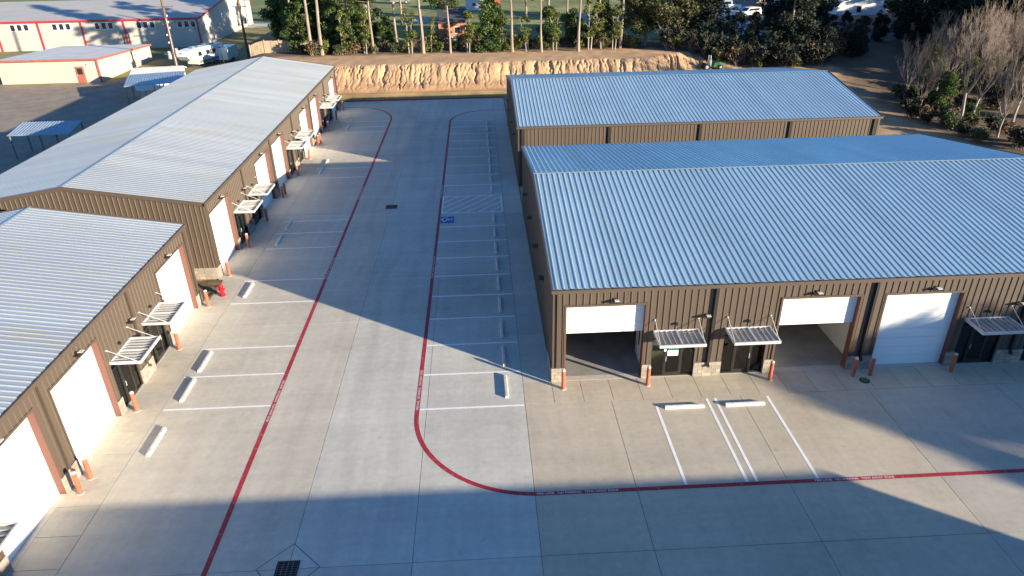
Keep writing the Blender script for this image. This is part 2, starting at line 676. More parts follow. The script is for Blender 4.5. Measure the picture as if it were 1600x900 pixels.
GREY = (1.0, 0.985, 0.96)
TAN = (1.0, 0.905, 0.785)
yl = [-27, -8, 4.8, 17.58, 34.76, 40.4, 51.8, 60.2, 68.6, 80.0, 90.8]
for a, b in zip(yl[:-1], yl[1:]):
    slab(-15.5, -7.37, a, b, (1.06, 1.0, 0.93), 0.03)
    if b < 41:
        slab(-7.37, -3.0, a, b, GREY)
        slab(-3.0, 1.6, a, b, GREY)
    else:
        slab(-7.37, 1.6, a, b, GREY)
ys = [-27, -20] + [-20 + 1.524 * k for k in range(1, 73)] + [90.8]
for a, b in zip(ys[:-1], ys[1:]):
    slab(-17.2, -15.5, a, b, (1.07, 1.0, 0.92), 0.025)
ysr = [28.2 + 4.47 * k for k in range(15)]
for a, b in zip(ysr[:-1], ysr[1:]):
    slab(1.6, 3.05, a, min(b, 90.8), GREY, 0.04)
xl = [1.6, 5.67, 11.8, 18.0, 24.2, 30.4, 36.6, 46]
for a, b in zip(xl[:-1], xl[1:]):
    for c, d in ((-27, -8), (-8, 4.8), (4.8, 17.58), (17.58, 26.45)):
        slab(a, b, c, d, TAN if a < 17 else (0.98, 0.93, 0.86), 0.03)
xw = [1.6 + 1.4 * k for k in range(32)]
for a, b in zip(xw[:-1], xw[1:]):
    slab(a, min(b, 46), 26.45, 28.2, (1.0, 0.905, 0.785), 0.03)

ZP = 0.005


def strip(path, w, name, m, z=ZP, parent=None):
    mb = MB()
    L = [Vector((p[0], p[1])) for p in path]
    vs = []
    for i, p in enumerate(L):
        d = (L[min(i + 1, len(L) - 1)] - L[max(i - 1, 0)]).normalized()
        n = Vector((-d.y, d.x)) * (w / 2)
        vs += [(p.x + n.x, p.y + n.y, z), (p.x - n.x, p.y - n.y, z)]
    mb.add(vs, [(2 * i, 2 * i + 1, 2 * i + 3, 2 * i + 2) for i in range(len(L) - 1)])
    o = mb.build(name, m, parent or pavement)
    return o


XL, XR = -10.27, -3.44
pathL = [(XL, y) for y in np.linspace(-10, 80.5, 40)]
pathL += [(XL - 5.4 + 5.4 * math.cos(t), 80.7 + 7.0 * math.sin(t)) for t in np.linspace(0.05, math.pi / 2, 18)]
pathL += [(-17.0, 87.7)]
strip(pathL, 0.2, 'fire_lane_stripe', 'red_paint')
pathR = [(x, 20.63) for x in np.linspace(46, 2.0, 20)]
pathR += [(1.9 - 5.34 * math.sin(t), 25.97 - 5.34 * math.cos(t)) for t in np.linspace(0.05, math.pi / 2, 24)]
pathR += [(XR, y) for y in np.linspace(27, 79, 24)]
pathR += [(1.6 - 5.04 * math.cos(t), 79.3 + 5.2 * math.sin(t)) for t in np.linspace(0.05, math.pi / 2, 18)]
pathR += [(3.0, 84.6)]
strip(pathR, 0.2, 'fire_lane_stripe', 'red_paint')

# stall lines, right-hand row
SY = [26.39, 29.19, 31.95, 34.75, 37.47, 40.2, 42.92, 45.64, 48.36]
for y in SY:
    strip([(XR + 0.12, y), (1.55, y)], 0.125, 'stall_line', 'white_paint')
SY2 = [57.55, 60.3, 63.05, 65.8, 68.6, 71.35, 74.1, 76.9, 79.6]
for y in SY2:
    strip([(XR + 0.12, y), (1.5, y)], 0.125, 'stall_line', 'white_paint')
strip([(XR + 0.12, 22.0), (1.5, 22.0)], 0.115, 'stall_line', 'white_paint') if False else None
# hatched access aisle
for (a, b) in (((XR + 0.12, 51.15), (1.5, 51.15)), ((XR + 0.12, 54.85), (1.5, 54.85)), ((XR + 0.17, 51.2), (XR + 0.17, 54.8)), ((1.45, 51.2), (1.45, 54.8))):
    strip([a, b], 0.11, 'aisle_border', 'white_paint')
ax0, ax1, ay0, ay1 = XR + 0.24, 1.38, 51.22, 54.78
for k in range(-3, 6):
    x0 = ax0 + 0.93 * k
    p0, p1 = Vector((x0, ay0)), Vector((x0 + (ay1 - ay0) * 0.85, ay1))
    pts = []
    d = p1 - p0
    t0, t1 = 0.0, 1.0
    if p0.x < ax0:
        t0 = (ax0 - p0.x) / d.x
    if p1.x > ax1:
        t1 = (ax1 - p0.x) / d.x
    if t1 - t0 > 0.05:
        strip([p0 + d * t0, p0 + d * t1], 0.10, 'aisle_hatch', 'white_paint', ZP + 0.003)
# accessible parking symbol
sq = MB().add([(XR + 0.13, 49.1, ZP), (XR + 1.16, 49.1, ZP), (XR + 1.16, 50.4, ZP), (XR + 0.13, 50.4, ZP)], [(0, 1, 2, 3)])
sym = sq.build('accessible_symbol', 'blue_paint', pavement)


def sy_(u, v):  # symbol coords: u right, v up; the symbol's top points to +x
    return (XR + 0.2 + v * 0.9, 50.3 - u * 1.05)


zz = ZP + 0.004
gl = MB()
cx, cy = sy_(0.42, 0.86)
gl.add([(cx + 0.075 * math.cos(t), cy + 0.09 * math.sin(t), zz) for t in np.linspace(0, 2 * math.pi, 14, endpoint=False)], [tuple(range(14))])
gl.build('symbol_head', 'white_paint', sym)
strip([sy_(0.42, 0.76), sy_(0.46, 0.44), sy_(0.68, 0.44), sy_(0.80, 0.16), sy_(0.90, 0.18)], 0.085, 'symbol_body', 'white_paint', zz, sym)
strip([sy_(0.44, 0.62), sy_(0.64, 0.62)], 0.07, 'symbol_arm', 'white_paint', zz + 0.002, sym)
strip([sy_(0.45 + 0.30 * math.cos(t), 0.33 + 0.29 * math.sin(t)) for t in np.linspace(R(135), R(345), 16)], 0.08, 'symbol_wheel', 'white_paint', zz + 0.001, sym)
# stall lines, left-hand row
for y in [27.2, 29.86, 32.46, 37.5, 40.5, 45.45, 48.15, 50.5, 60.7, 63.4, 75.9, 78.1, 80.6]:
    strip([(-15.4, y), (XL - 0.12, y)], 0.115, 'stall_line', 'white_paint')
# front stalls
for x in [7.68, 10.16, 10.56, 13.05]:
    strip([(x, 26.3 if x > 8 else 25.85), (x, 20.75)], 0.125, 'stall_line', 'white_paint')


def text_mesh(txt, size):
    cu = bpy.data.curves.new('t', 'FONT')
    cu.body = txt
    cu.size = size
    cu.align_x = 'CENTER'
    cu.align_y = 'CENTER'
    o = bpy.data.objects.new('t', cu)
    C.objects.link(o)
    bpy.context.view_layer.update()
    me = bpy.data.meshes.new_from_object(o.evaluated_get(bpy.context.evaluated_depsgraph_get()))
    bpy.data.objects.remove(o)
    bpy.data.curves.remove(cu)
    return me


tm = text_mesh('FIRE LANE   NO PARKING   TOW AWAY ZONE', 0.155)
tm.materials.append(MAT['white_paint'])
for (x, y, rz) in [(14.5, 20.63, 0), (3.3, 20.63, 0), (28, 20.63, 0), (XR, 28.0, R(90)), (XR, 41.6, R(90)), (XR, 56.2, R(90)),
                   (XL, 27.6, R(-90)), (XL, 42.0, R(-90)), (XL, 56.4, R(-90))]:
    link('lettering', tm, pavement, (x, y, ZP + 0.004), rz)
# red kerb at the north end
kb = MB().box(-17.0, 3.05, 90.82, 91.0, -0.1, 0.14)
struct(kb.build('kerb', 'red_paint'))

# ------------------------------------------------------------------ metal buildings
UW = 7.62
RIB = 0.3175


def rib_profile(u0, u1, h=0.035):
    # points (u, out) of a ribbed sheet between u0 and u1; ribs sit at multiples of RIB
    pts = [(u0, 0.0)]
    k = math.floor(u0 / RIB)
    while k * RIB <= u1 + RIB:
        c = k * RIB + RIB / 2
        for du, hh in ((-0.045, 0), (-0.02, h), (0.02, h), (0.045, 0)):
            u = c + du
            if u0 + 1e-4 < u < u1 - 1e-4:
                pts.append((u, hh))
        k += 1
    pts.append((u1, 0.0))
    return pts


def wall_sheet(u0, u1, z0, ztop, out=0.0):
    # sheet in plane v=0 facing -v; ztop(u) gives the upper edge
    pr = rib_profile(u0, u1)
    mb = MB()
    vs = []
    for u, h in pr:
        vs += [(u, -h - out, z0), (u, -h - out, ztop(u))]
    mb.add(vs, [(2 * i, 2 * i + 2, 2 * i + 3, 2 * i + 1) for i in range(len(pr) - 1)])
    return mb


def metal_building(name, label, loc, rz, units, D, slope, eave, doors, west=True, detail=True, end=False, inside=0, lights_side=(), light_end=False, rear=False, slim=False, roofm='galv', group='metal warehouse buildings'):
    L = units * UW
    root = thing(name, label, 'building', loc, rz, group)
    ZT = eave - 0.07
    BACK = 0.0

    def rz_(v):
        return eave + slope * min(v, D - v)
    # openings
    op = []
    ent = []
    for k in range(units):
        b = k * UW
        if k % 2 == 0:
            d = (b + 0.62, b + 4.37)
            e = (b + 4.82, b + 6.94)
        else:
            d = (b + 7.62 - 4.37, b + 7.62 - 0.62)
            e = (b + 7.62 - 6.94, b + 7.62 - 4.82)
        op.append((d[0], d[1], 4.15))
        ent.append((e[0], e[1], 2.5))
    allop = sorted(op + ent)
    # front wall: structural wall (0.18 thick) with openings + panels
    wb = MB()
    cur = 0.02
    T0, T1 = 0.012, 0.36
    for (a, b, h) in allop:
        wb.box(cur, a, T0, T1, 0, ZT)
        wb.box(a, b, T0, T1, h, ZT)
        cur = b
    wb.box(cur, L - 0.02, T0, T1, 0, ZT)
    wall = wb.build('wall', 'brown', root)
    if detail:
        sheets = units * 8
        for i in range(sheets):
            u0, u1 = i * UW / 8, (i + 1) * UW / 8
            cuts = sorted({u0, u1} | {x for (a, b, h) in allop for x in (a, b) if u0 + 0.02 < x < u1 - 0.02})
            for a, b in zip(cuts[:-1], cuts[1:]):
                m_ = (a + b) / 2
                z0 = 0.80
                for (p, q, h) in allop:
                    if p - 1e-3 <= m_ <= q + 1e-3:
                        z0 = h + 0.05
                t = 1 + rnd.uniform(-0.03, 0.03)
                link('wall_panel', wall_sheet(a, b, z0, lambda u: ZT).mesh('wall_panel', 'brown'), wall, col=(t, t, t))
    # side and rear walls
    def gable(at, sgn, panels):
        gb = MB()
        n = 2
        poly = [(0.012, 0), (D - 0.012, 0), (D - 0.012, eave - 0.06), (D / 2, eave - 0.06 + slope * D / 2), (0.012, eave - 0.06)]
        x0, x1 = (0.0, 0.15) if sgn < 0 else (L - 0.15, L)
        gb.prism(poly, 'x', x0 + 0.01, x1 - 0.01)
        g = gb.build('gable_wall', 'brown', root)
        ns = int(round(D / 0.9525))
        w = D / ns
        big = MB()
        for i in range(ns):
            a, b = i * w, (i + 1) * w
            sh = wall_sheet(a, b, 0.0, lambda u: rz_(u) - 0.06)
            # map (u, v, z) -> side plane
            if sgn < 0:
                vs = [(v, D - u, z) for (u, v, z) in sh.v]
                vs = [(p[0], D - p[1], p[2]) for p in vs]
                fs = [f[::-1] for f in sh.f]
            else:
                vs = [(L - v, u, z) for (u, v, z) in sh.v]
                fs = sh.f
            if panels:
                t = 1 + rnd.uniform(-0.03, 0.03)
                link('wall_panel', MB().add(vs, fs).mesh('wall_panel', 'brown'), g, col=(t, t, t))
            else:
                big.add(vs, fs)
        if not panels:
            big.build('wall_cladding', 'brown', g)
        return g
    gable(0, -1, detail and west)
    gable(L, 1, detail and end)
    rw = MB().box(0.02, L - 0.02, D - 0.2, D - 0.012, 0, ZT)
    rear = rw.build('rear_wall', 'brown', root)
    if rear:
        for i in range(units * 8):
            sh = wall_sheet(i * UW / 8, (i + 1) * UW / 8, 0.0, lambda u: ZT)
            t = 1 + rnd.uniform(-0.03, 0.03)
            link('wall_panel', MB().add([(u, D - v, z) for (u, v, z) in sh.v], [f[::-1] for f in sh.f]).mesh('wall_panel', 'brown'), rear, col=(t, t, t))
        for k in range(units + 1):
            u = min(max(k * UW, 0.42), L - 0.42)
            MB().box(u - 0.13, u + 0.13, D + 0.037, D + 0.13, 0.1, eave - 0.22).build('downspout', 'dark_gutter', rear)
    else:
        sh = wall_sheet(0, L, 0.0, lambda u: ZT)
        MB().add([(u, D - v, z) for (u, v, z) in sh.v], [f[::-1] for f in sh.f]).build('wall_cladding', 'brown', rear)
    # roof: deck + panels + ridge cap
    OV = 0.10
    dk = MB()
    ze = eave - slope * OV
    zr = eave + slope * D / 2
    for s_ in (0, 1):
        f = (lambda v: v) if s_ == 0 else (lambda v: D - v)
        a = [(-0.06, f(-OV + 0.03), ze - 0.035), (L + 0.06, f(-OV + 0.03), ze - 0.035), (L + 0.06, f(D / 2), zr - 0.03), (-0.06, f(D / 2), zr - 0.03)]
        dk.add(a, [(0, 1, 2, 3)])
    roof = dk.build('roof', 'alu', root)
    np_ = units * 8
    pw = UW / 8
    pr = rib_profile(0, pw, 0.036)
    for s_ in (0, 1):
        mb = MB()
        vs = []
        for u, h in pr:
            if s_ == 0:
                vs += [(u, -OV, ze + h), (u, D / 2, zr + h)]
            else:
                vs += [(u, D + OV, ze + h), (u, D / 2, zr + h)]
        fs = [(2 * i, 2 * i + 2, 2 * i + 3, 2 * i + 1) for i in range(len(pr) - 1)]
        if s_:
            fs = [q[::-1] for q in fs]
        me = mb.add(vs, fs).mesh('roof_panel', roofm)
        for i in range(np_):
            t = 1 + rnd.uniform(-0.05, 0.05)
            link('roof_panel', me, roof, (i * pw, 0, 0), col=(t, t, t * (1 + rnd.uniform(-0.01, 0.01))))
    rc = MB()
    for s_ in (-1, 1):
        rc.quad((-0.07, D / 2, zr + 0.05), (L + 0.07, D / 2, zr + 0.05), (L + 0.07, D / 2 + s_ * 0.10, zr + 0.043 - 0.10 * slope), (-0.07, D / 2 + s_ * 0.10, zr + 0.043 - 0.10 * slope))
    rc.build('ridge_cap', roofm, roof)
    # trims
    et = MB().box(-0.10, L + 0.10, -OV - 0.10, -OV + 0.04, ze - 0.19, ze - 0.012)
    et.build('eave_trim', 'brown_trim', root)
    MB().box(-0.10, L + 0.10, D + OV - 0.04, D + OV + 0.10, ze - 0.19, ze - 0.012).build('eave_trim', 'brown_trim', root)
    cl = MB()  # dark dashes along the eave stand in for darkness inside open rib ends
    for i in range(np_):
        cl.box(i * pw - 0.12, i * pw + 0.06, -OV - 0.085, -OV - 0.004, ze - 0.010, ze + 0.012)
    cl.build('rib_end_dark', 'dark_gutter', root)
    for x0, x1 in ((-0.10, -0.045), (L + 0.045, L + 0.10)):
        for s_ in (0, 1):
            f = (lambda v: v) if s_ == 0 else (lambda v: D - v)
            poly = [(f(-OV - 0.05), ze - 0.20), (f(D / 2), zr - 0.20), (f(D / 2), zr + 0.055), (f(-OV - 0.05), ze + 0.05)]
            if s_:
                poly = poly[::-1]
            MB().prism(poly, 'x', x0, x1).build('rake_trim', 'brown_trim', root)
    # corner trims
    for u in (-0.02, L - 0.13):
        MB().box(u, u + 0.15, -0.05, 0.01, 0.8, ZT).build('corner_trim', 'brown_trim', root)
    if not detail:
        return root
    # interior slab and demising walls
    MB().box(0.16, L - 0.16, 0.37, D - 0.21, -0.15, 0.006).build('floor', 'interior_floor', root)
    for (a, b, h) in allop:
        MB().box(a, b, -0.01, 0.365, -0.1, 0.008).build('door_sill', 'bollard_cap', root)
    for k in range(1, units):
        MB().box(k * UW - 0.06, k * UW + 0.06, 0.37, D - 0.21, 0.006, eave - 0.1).build('demising_wall', 'interior_white', root)
    # wainscot of split-faced block at the piers
    piers = []
    cur = -0.06
    for (a, b, h) in allop:
        piers.append((cur, a))
        cur = b
    piers.append((cur, L + 0.06))
    for (a, b) in piers:
        w = MB().box(a, b, -0.06, 0.008, 0.0, 0.78)
        wo_ = w.build('wainscot', 'stone', root)
        n = max(1, int(round((b - a) / 0.4)))
        bw = (b - a) / n
        for r_ in range(4):
            off = (r_ % 2) * bw / 2 if n > 1 else 0
            edges = [a] + [a + off + bw * i for i in range(0 if off else 1, n)] + [b]
            edges = sorted(set(round(e, 4) for e in edges))
            for e0, e1 in zip(edges[:-1], edges[1:]):
                t = rnd.uniform(0.82, 1.15)
                pz = rnd.uniform(0.0, 0.012)
                link('block', MB().box(e0 + 0.006, e1 - 0.006, -0.085 - pz, -0.055, r_ * 0.198 + 0.006, r_ * 0.198 + 0.194).mesh('block', 'stone'), wo_, col=(t, t * rnd.uniform(0.96, 1), t * rnd.uniform(0.92, 1)))
    # wainscot returns at the corners
    for s_ in (0, 1):
        if (s_ == 0 and west) or (s_ == 1 and end):
            x0, x1 = (-0.075, 0.0) if s_ == 0 else (L, L + 0.075)
            w = MB().box(x0 + (0.02 if s_ == 0 else 0), x1 - (0.02 if s_ else 0), 0.01, 1.6, 0, 0.78).build('wainscot', 'stone', root)
            for r_ in range(4):
                for c_ in range(4):
                    t = rnd.uniform(0.82, 1.15)
                    xx = (x0 - 0.02, x0 + 0.03) if s_ == 0 else (x1 - 0.03, x1 + 0.02)
                    link('block', MB().box(xx[0], xx[1], 0.006 + c_ * 0.4, 0.394 + c_ * 0.4, r_ * 0.198 + 0.006, r_ * 0.198 + 0.194).mesh('block', 'stone'), w, col=(t, t * 0.98, t * 0.95))
    # garage doors
    for k, (a, b, h) in enumerate(op):
        zo = doors.get(k, 0.0)
        fr = MB()
        gd = MB().box(a - 0.03, b + 0.03, -0.045, 0.37, h - 0.012, h + 0.045).build('garage_door', 'brown_trim', root)
        for (p, q) in ((a - 0.03, a + 0.012), (b - 0.012, b + 0.03)):
            MB().box(p, q, -0.045, 0.37, 0.009, h - 0.013).build('door_jamb', 'jamb', gd)
        for (p, q) in ((a - 0.09, a - 0.031), (b + 0.031, b + 0.09)):
            MB().box(p, q, -0.05, -0.002, 0.79, h + 0.10).build('door_trim', 'brown_trim', gd)
        MB().box(a - 0.031, b + 0.031, -0.05, -0.002, h + 0.046, h + 0.10).build('door_trim', 'brown_trim', gd)
        sh_ = h / 8
        for s_ in range(8):
            z0 = s_ * sh_ + zo
            if z0 + 0.1 < h:
                z1 = min(z0 + sh_, h)
                mm = MB()
                mm.box(a + 0.014, b - 0.014, 0.25, 0.30, z0 + 0.004, z1 - 0.006)
                mm.box(a + 0.014, b - 0.014, 0.242, 0.252, z0 + 0.03, z0 + 0.06)
                mm.build('door_section', 'white_door', gd)
            else:
                yy = 0.6 + (z0 - h)
                MB().box(a + 0.05, b - 0.05, yy, yy + sh_ - 0.01, h + 0.02, h + 0.07).build('door_section', 'white_door', gd)
        # light above the door
        m_ = (a + b) / 2 + 0.35 * (1 if k % 2 == 0 else -1)
        wl = MB().box(m_ - 0.22, m_ + 0.22, -0.28, -0.04, h + 0.26, h + 0.34).box(m_ - 0.06, m_ + 0.06, -0.06, 0.0, h + 0.2, h + 0.4).build('wall_light', 'lamp_black', root)
        MB().box(m_ - 0.02, m_ + 0.20, -0.30, -0.10, h + 0.342, h + 0.36).build('light_cap', 'lamp_lens', wl)
    # entrances
    for k, (a, b, h) in enumerate(ent):
        fr = MB()
        hh = 2.44
        xs = [a, a + 0.64, a + 1.52, b] if k % 2 == 0 else [a, b - 1.52, b - 0.64, b]
        t = 0.05
        y0, y1 = 0.06, 0.16
        for x in xs:
            fr.box(max(a, x - t / 2), min(b, x + t / 2) if x != a else a + t, y0, y1, 0.01, hh)
        fr.box(a, b, y0 + 0.002, y1 - 0.002, hh - 0.06, hh)
        fr.box(a, b, y0 + 0.002, y1 - 0.002, 2.12, 2.17)
        fr.box(a, xs[1], y0 + 0.002, y1 - 0.002, 0.01, 0.09)
        fr.box(xs[2], b, y0 + 0.002, y1 - 0.002, 0.01, 0.09)
        fr.box(a, b, y0, y1, hh, h)
        en = fr.build('entrance', 'frame_dark', root)
        for i in range(3):
            p0, p1 = xs[i] + 0.028, xs[i + 1] - 0.028
            MB().box(p0, p1, 0.107, 0.113, 2.175, hh - 0.065).build('pane', 'glass', en)
            if i != 1:
                MB().box(p0, p1, 0.107, 0.113, 0.095, 2.115).build('pane', 'glass', en)
            else:
                dr = MB()
                dr.box(p0, p0 + 0.09, 0.05, 0.095, 0.02, 2.11)
                dr.box(p1 - 0.09, p1, 0.05, 0.095, 0.02, 2.11)
                dr.box(p0 + 0.09, p1 - 0.09, 0.05, 0.095, 0.02, 0.24)
                dr.box(p0 + 0.09, p1 - 0.09, 0.05, 0.095, 2.01, 2.11)
                dr.build('door_leaf', 'frame_dark', en)
                MB().box(p0 + 0.095, p1 - 0.095, 0.07, 0.076, 0.245, 2.005).build('pane', 'glass', en)
                hx = p0 + 0.07 if k % 2 == 0 else p1 - 0.07
                MB().tube([(hx, 0.03, 0.9), (hx, 0.0, 0.9), (hx, 0.0, 1.15), (hx, 0.03, 1.15)], 0.015).build('handle', 'alu', en)
                if inside and k == 0:
                    nt_ = MB().box(p0 + 0.16, p1 - 0.14, 0.063, 0.069, 1.52, 1.98).build('notice', 'green_sign', en)
                    MB().box(p0 + 0.14, p1 - 0.16, 0.060, 0.068, 1.18, 1.48).build('notice_sheet', 'paper', en)
                    tt = text_mesh('NOTICE', 0.085)
                    tt.materials.append(MAT['paper'])
                    for zt in (1.90, 1.80):
                        to = link('notice_lettering', tt, en, ((p0 + p1) / 2 + 0.01, 0.061, zt))
                        to.rotation_euler = (R(90), 0, 0)
                    ci = MB().box(xs[1] - 0.02, xs[1] + 0.09, 0.04, 0.05, 1.45, 1.58).build('alarm_sticker', 'paper', en)
                if inside and k == 1:
                    MB().box(p1 + 0.08, p1 + 0.19, 0.04, 0.05, 1.70, 1.83).build('alarm_sticker', 'paper', en)
        # lobby partitions
        lo = MB()
        pa = a - 0.22 if k % 2 == 0 else k * UW + 0.08
        pb = (k + 1) * UW - 0.08 if k % 2 == 0 else b + 0.22
        if k % 2 == 0:
            lo.box(pa, pa + 0.1, 0.37, 2.4, 0.006, 3.0)
        else:
            lo.box(pb - 0.1, pb, 0.37, 2.4, 0.006, 3.0)
        lo.box(pa + 0.1 if k % 2 == 0 else pa, pb if k % 2 == 0 else pb - 0.1, 2.3, 2.4, 0.006, 3.0)
        lo.box(pa, pb, 0.37, 2.4, 3.0, 3.1)
        lw = lo.build('lobby_wall', 'interior_white', root)
        MB().box(max(pa, k * UW + 0.07) + (0.1 if k % 2 == 0 else 0), pb - (0.1 if k % 2 else 0), 0.37, 2.3, 0.007, 0.014).build('lobby_floor', 'lobby_tile', root)
        if k % 2 == 0:
            MB().box(pa - 0.03, pa - 0.004, 1.0, 1.9, 0.02, 2.1).build('inner_door', 'white_door', lw)
            MB().box(pa - 0.036, pa - 0.028, 1.5, 1.72, 0.9, 1.8).build('inner_door_window', 'dark_glass', lw)
        # canopy
        c0, c1 = a - 0.03, b + 0.03
        zc = 2.66
        pj = 1.42
        cf = MB()
        cf.box(c0, c1, -pj, -pj + 0.07, zc - 0.08, zc + 0.06)
        cf.box(c0, c0 + 0.06, -pj + 0.07, -0.07, zc - 0.08, zc + 0.06)
        cf.box(c1 - 0.06, c1, -pj + 0.07, -0.07, zc - 0.08, zc + 0.06)
        cf.box(c0, c1, -0.07, -0.01, zc - 0.08, zc + 0.06)
        cm = (c0 + c1) / 2
        cf.box(cm - 0.03, cm + 0.03, -pj + 0.07, -0.07, zc - 0.07, zc + 0.05)
        ca = cf.build('canopy', 'alu', root)
        for (p, q) in ((c0 + 0.06, cm - 0.03), (cm + 0.03, c1 - 0.06)):
            n = 4
            w = (q - p) / n
            for i in range(n):
                sl = MB()
                x0 = p + i * w
                sl.box(x0 + 0.004, x0 + w - 0.004, -pj + 0.07, -0.07, zc - 0.065, zc - 0.05)
                if i:
                    sl.box(x0 + 0.004, x0 + 0.045, -pj + 0.07, -0.07, zc - 0.05, zc + 0.03)
                sl.build('canopy_slat', 'slat_alu', ca)
        for x in (c0 + 0.05, c1 - 0.05):
            MB().tube([(x, -0.03, 3.30), (x, -pj + 0.2, zc + 0.05)], 0.018).build('canopy_rod', 'alu', ca)
            MB().tube([(x, 0.0, 3.30), (x, -0.07, 3.30)], 0.04, 8).build('rod_plate', 'alu', ca)
        m_ = (a + b) / 2
        MB().box(m_ - 0.05, m_ + 0.05, -0.16, -0.03, 3.0, 3.12).build('wall_light', 'lamp_black', root)
    # downspouts
    for k in range(0, units + 1):
        if k == 0 or k == units:
            u = 0.22 if k == 0 else L - 0.22
            MB().box(u - 0.045, u + 0.045, -0.125, -0.04, 0.82, ze - 0.19).build('downspout', 'brown_trim', root)
        else:
            u = k * UW
            hw = 0.035 if slim else 0.06
            ds = MB().box(u - hw, u + hw, -0.14 if slim else -0.16, -0.04, 0.72, ze - 0.19)
            ds.box(u - hw, u + hw, -0.25, -0.10, 0.60, 0.72)
            d_ = ds.build('downspout', 'brown_trim' if slim else 'dark_gutter', root)
            if not slim:
                MB().box(u - 0.13, u + 0.13, -0.037, -0.002, 0.81, ZT - 0.01).build('joint_trim', 'dark_gutter', root)
            if k % 2 == 1:
                wl = MB().box(u - 0.62, u - 0.2, -0.3, -0.06, 3.42, 3.5).box(u - 0.44, u - 0.34, -0.07, 0, 3.38, 3.54).build('wall_light', 'lamp_black', root)
                MB().box(u - 0.40, u - 0.19, -0.31, -0.12, 3.502, 3.52).build('light_cap', 'lamp_lens', wl)
    for v in lights_side:
        e_ = L if light_end else 0.0
        g_ = 1 if light_end else -1
        xa, xb, xc = sorted((e_ + g_ * 0.04, e_ + g_ * 0.32)), sorted((e_, e_ + g_ * 0.06)), 0
        MB().box(xa[0], xa[1], v - 0.2, v + 0.2, 3.36, 3.44).box(xb[0], xb[1], v - 0.08, v + 0.08, 3.2, 3.5).build('wall_light', 'lamp_black', root)
    return root


metal_building('metal_building', 'brown metal building with blue-grey ribbed roof, nearest on the right, two doors half raised', (3.05, 28.2, 0), 0, 4, 22.86, 0.146, 5.15,
               {0: 2.56, 1: 2.56}, True, True, False, 1, (4.6, 8.7, 13.1, 17.4))
metal_building('metal_building', 'brown metal building with ribbed roof standing behind the nearest right-hand one', (33.53, 78.5, 0), R(180), 4, 21.6, 0.152, 5.15,
               {}, False, True, True, 0, (4.2, 8.5, 13.2, 17.4), True, True)
metal_building('metal_building', 'longest brown metal building, at upper left, six white garage doors facing the lane', (-17.2, 41.1, 0), R(90), 6, 16.0, 0.16, 5.15,
               {}, True, True, False, slim=True, roofm='galv_dusty')
metal_building('metal_building', 'brown metal building cut off by the left edge of the picture', (-17.2, 7.27, 0), R(90), 4, 16.0, 0.16, 5.15,
               {}, False, True, True, slim=True, roofm='galv_dusty')
metal_building('metal_building', 'brown metal building below the picture whose shadow crosses the foreground concrete', (33.53, 7.0, 0), R(180), 4, 22.86, 0.146, 5.15,
               {}, False, False, False)

# ------------------------------------------------------------------ bollards, wheel stops, hydrant, drains
bo_me = MB().lathe([(0.095, 0), (0.095, 1.02)], 14).mesh('post', 'bollard', False)
bo_cap = MB().lathe([(0.094, 1.02), (0.09, 1.06), (0.06, 1.10), (0.02, 1.115)], 14).mesh('cap', 'bollard_cap', True)
bo_base = MB().lathe([(0.15, 0), (0.145, 0.012), (0.10, 0.02)], 14).mesh('base_ring', 'bollard_cap', False)


def bollard(x, y, label):
    o = thing('bollard', label, 'bollard', (x, y, 0), rnd.uniform(0, 6), 'orange steel bollards beside the garage doors')
    link('post', bo_me, o)
    link('cap', bo_cap, o)
    link('base_ring', bo_base, o)
    o.rotation_euler = (rnd.uniform(-0.012, 0.012), rnd.uniform(-0.012, 0.012), rnd.uniform(0, 6))


for i, x in enumerate([3.52, 7.63, 13.65, 17.79, 18.66, 22.74]):
    bollard(x, 27.55, 'orange bollard before the nearest right-hand building, %s from its corner on the lane' % ORD[i])
LB = [21.9, 22.75, 27.25, 32.6, 37.3, 41.35, 45.8, 50.8, 55.85, 56.65, 61.45, 66.5, 71.2, 71.95, 76.7, 81.7, 86.3]
for i, y in enumerate(LB):
    bollard(-16.62, y, 'orange bollard along the left-hand buildings, %s counting from the camera' % ORD[i])

ws_poly = [(-0.085, 0), (0.085, 0), (0.06, 0.125), (-0.06, 0.125)]
ws_me = MB().prism(ws_poly, 'x', -0.915, 0.915).mesh('wheel_stop', 'stop')


def wheel_stop(x, y, rz, label, col=(1, 1, 1)):
    o = thing('wheel_stop', label, 'wheel stop', (x, y, 0.004), rz + rnd.uniform(-0.012, 0.012), 'concrete wheel stops of the parking stalls')
    link('bar', ws_me, o, col=col)
    for u in (-0.6, 0.6):
        link('pin', MB().lathe([(0.02, 0.12), (0.02, 0.13)], 8).mesh('pin', 'iron'), o, (u, 0, 0))


ws_r = [27.9, 30.6, 33.4, 36.15, 38.9, 41.6, 44.3, 47.0, 49.75, 56.2, 58.9, 61.7, 64.45, 67.2, 70.0, 72.7, 75.5, 78.2]
for i, y in enumerate(ws_r):
    wheel_stop(0.76 - 0.0008 * (y - 27) , y, R(90), 'pale wheel stop in the long right-hand stall row, %s from the camera' % ORD[i])
ws_l = [24.85, 28.7, 31.2, 39.15, 46.95, 49.75, 62.75, 65.1, 78.0, 80.6]
for i, y in enumerate(ws_l):
    wheel_stop(-14.78, y, R(90), 'pale wheel stop beside the left-hand buildings, %s from the camera' % ORD[i], (1.15, 1.15, 1.15))
wheel_stop(8.95, 25.68, 0, 'white wheel stop in the left of the two stalls before the nearest right-hand building', (1.3, 1.3, 1.32))
wheel_stop(11.78, 25.68, 0, 'white wheel stop in the right of the two stalls before the nearest right-hand building', (1.3, 1.3, 1.32))

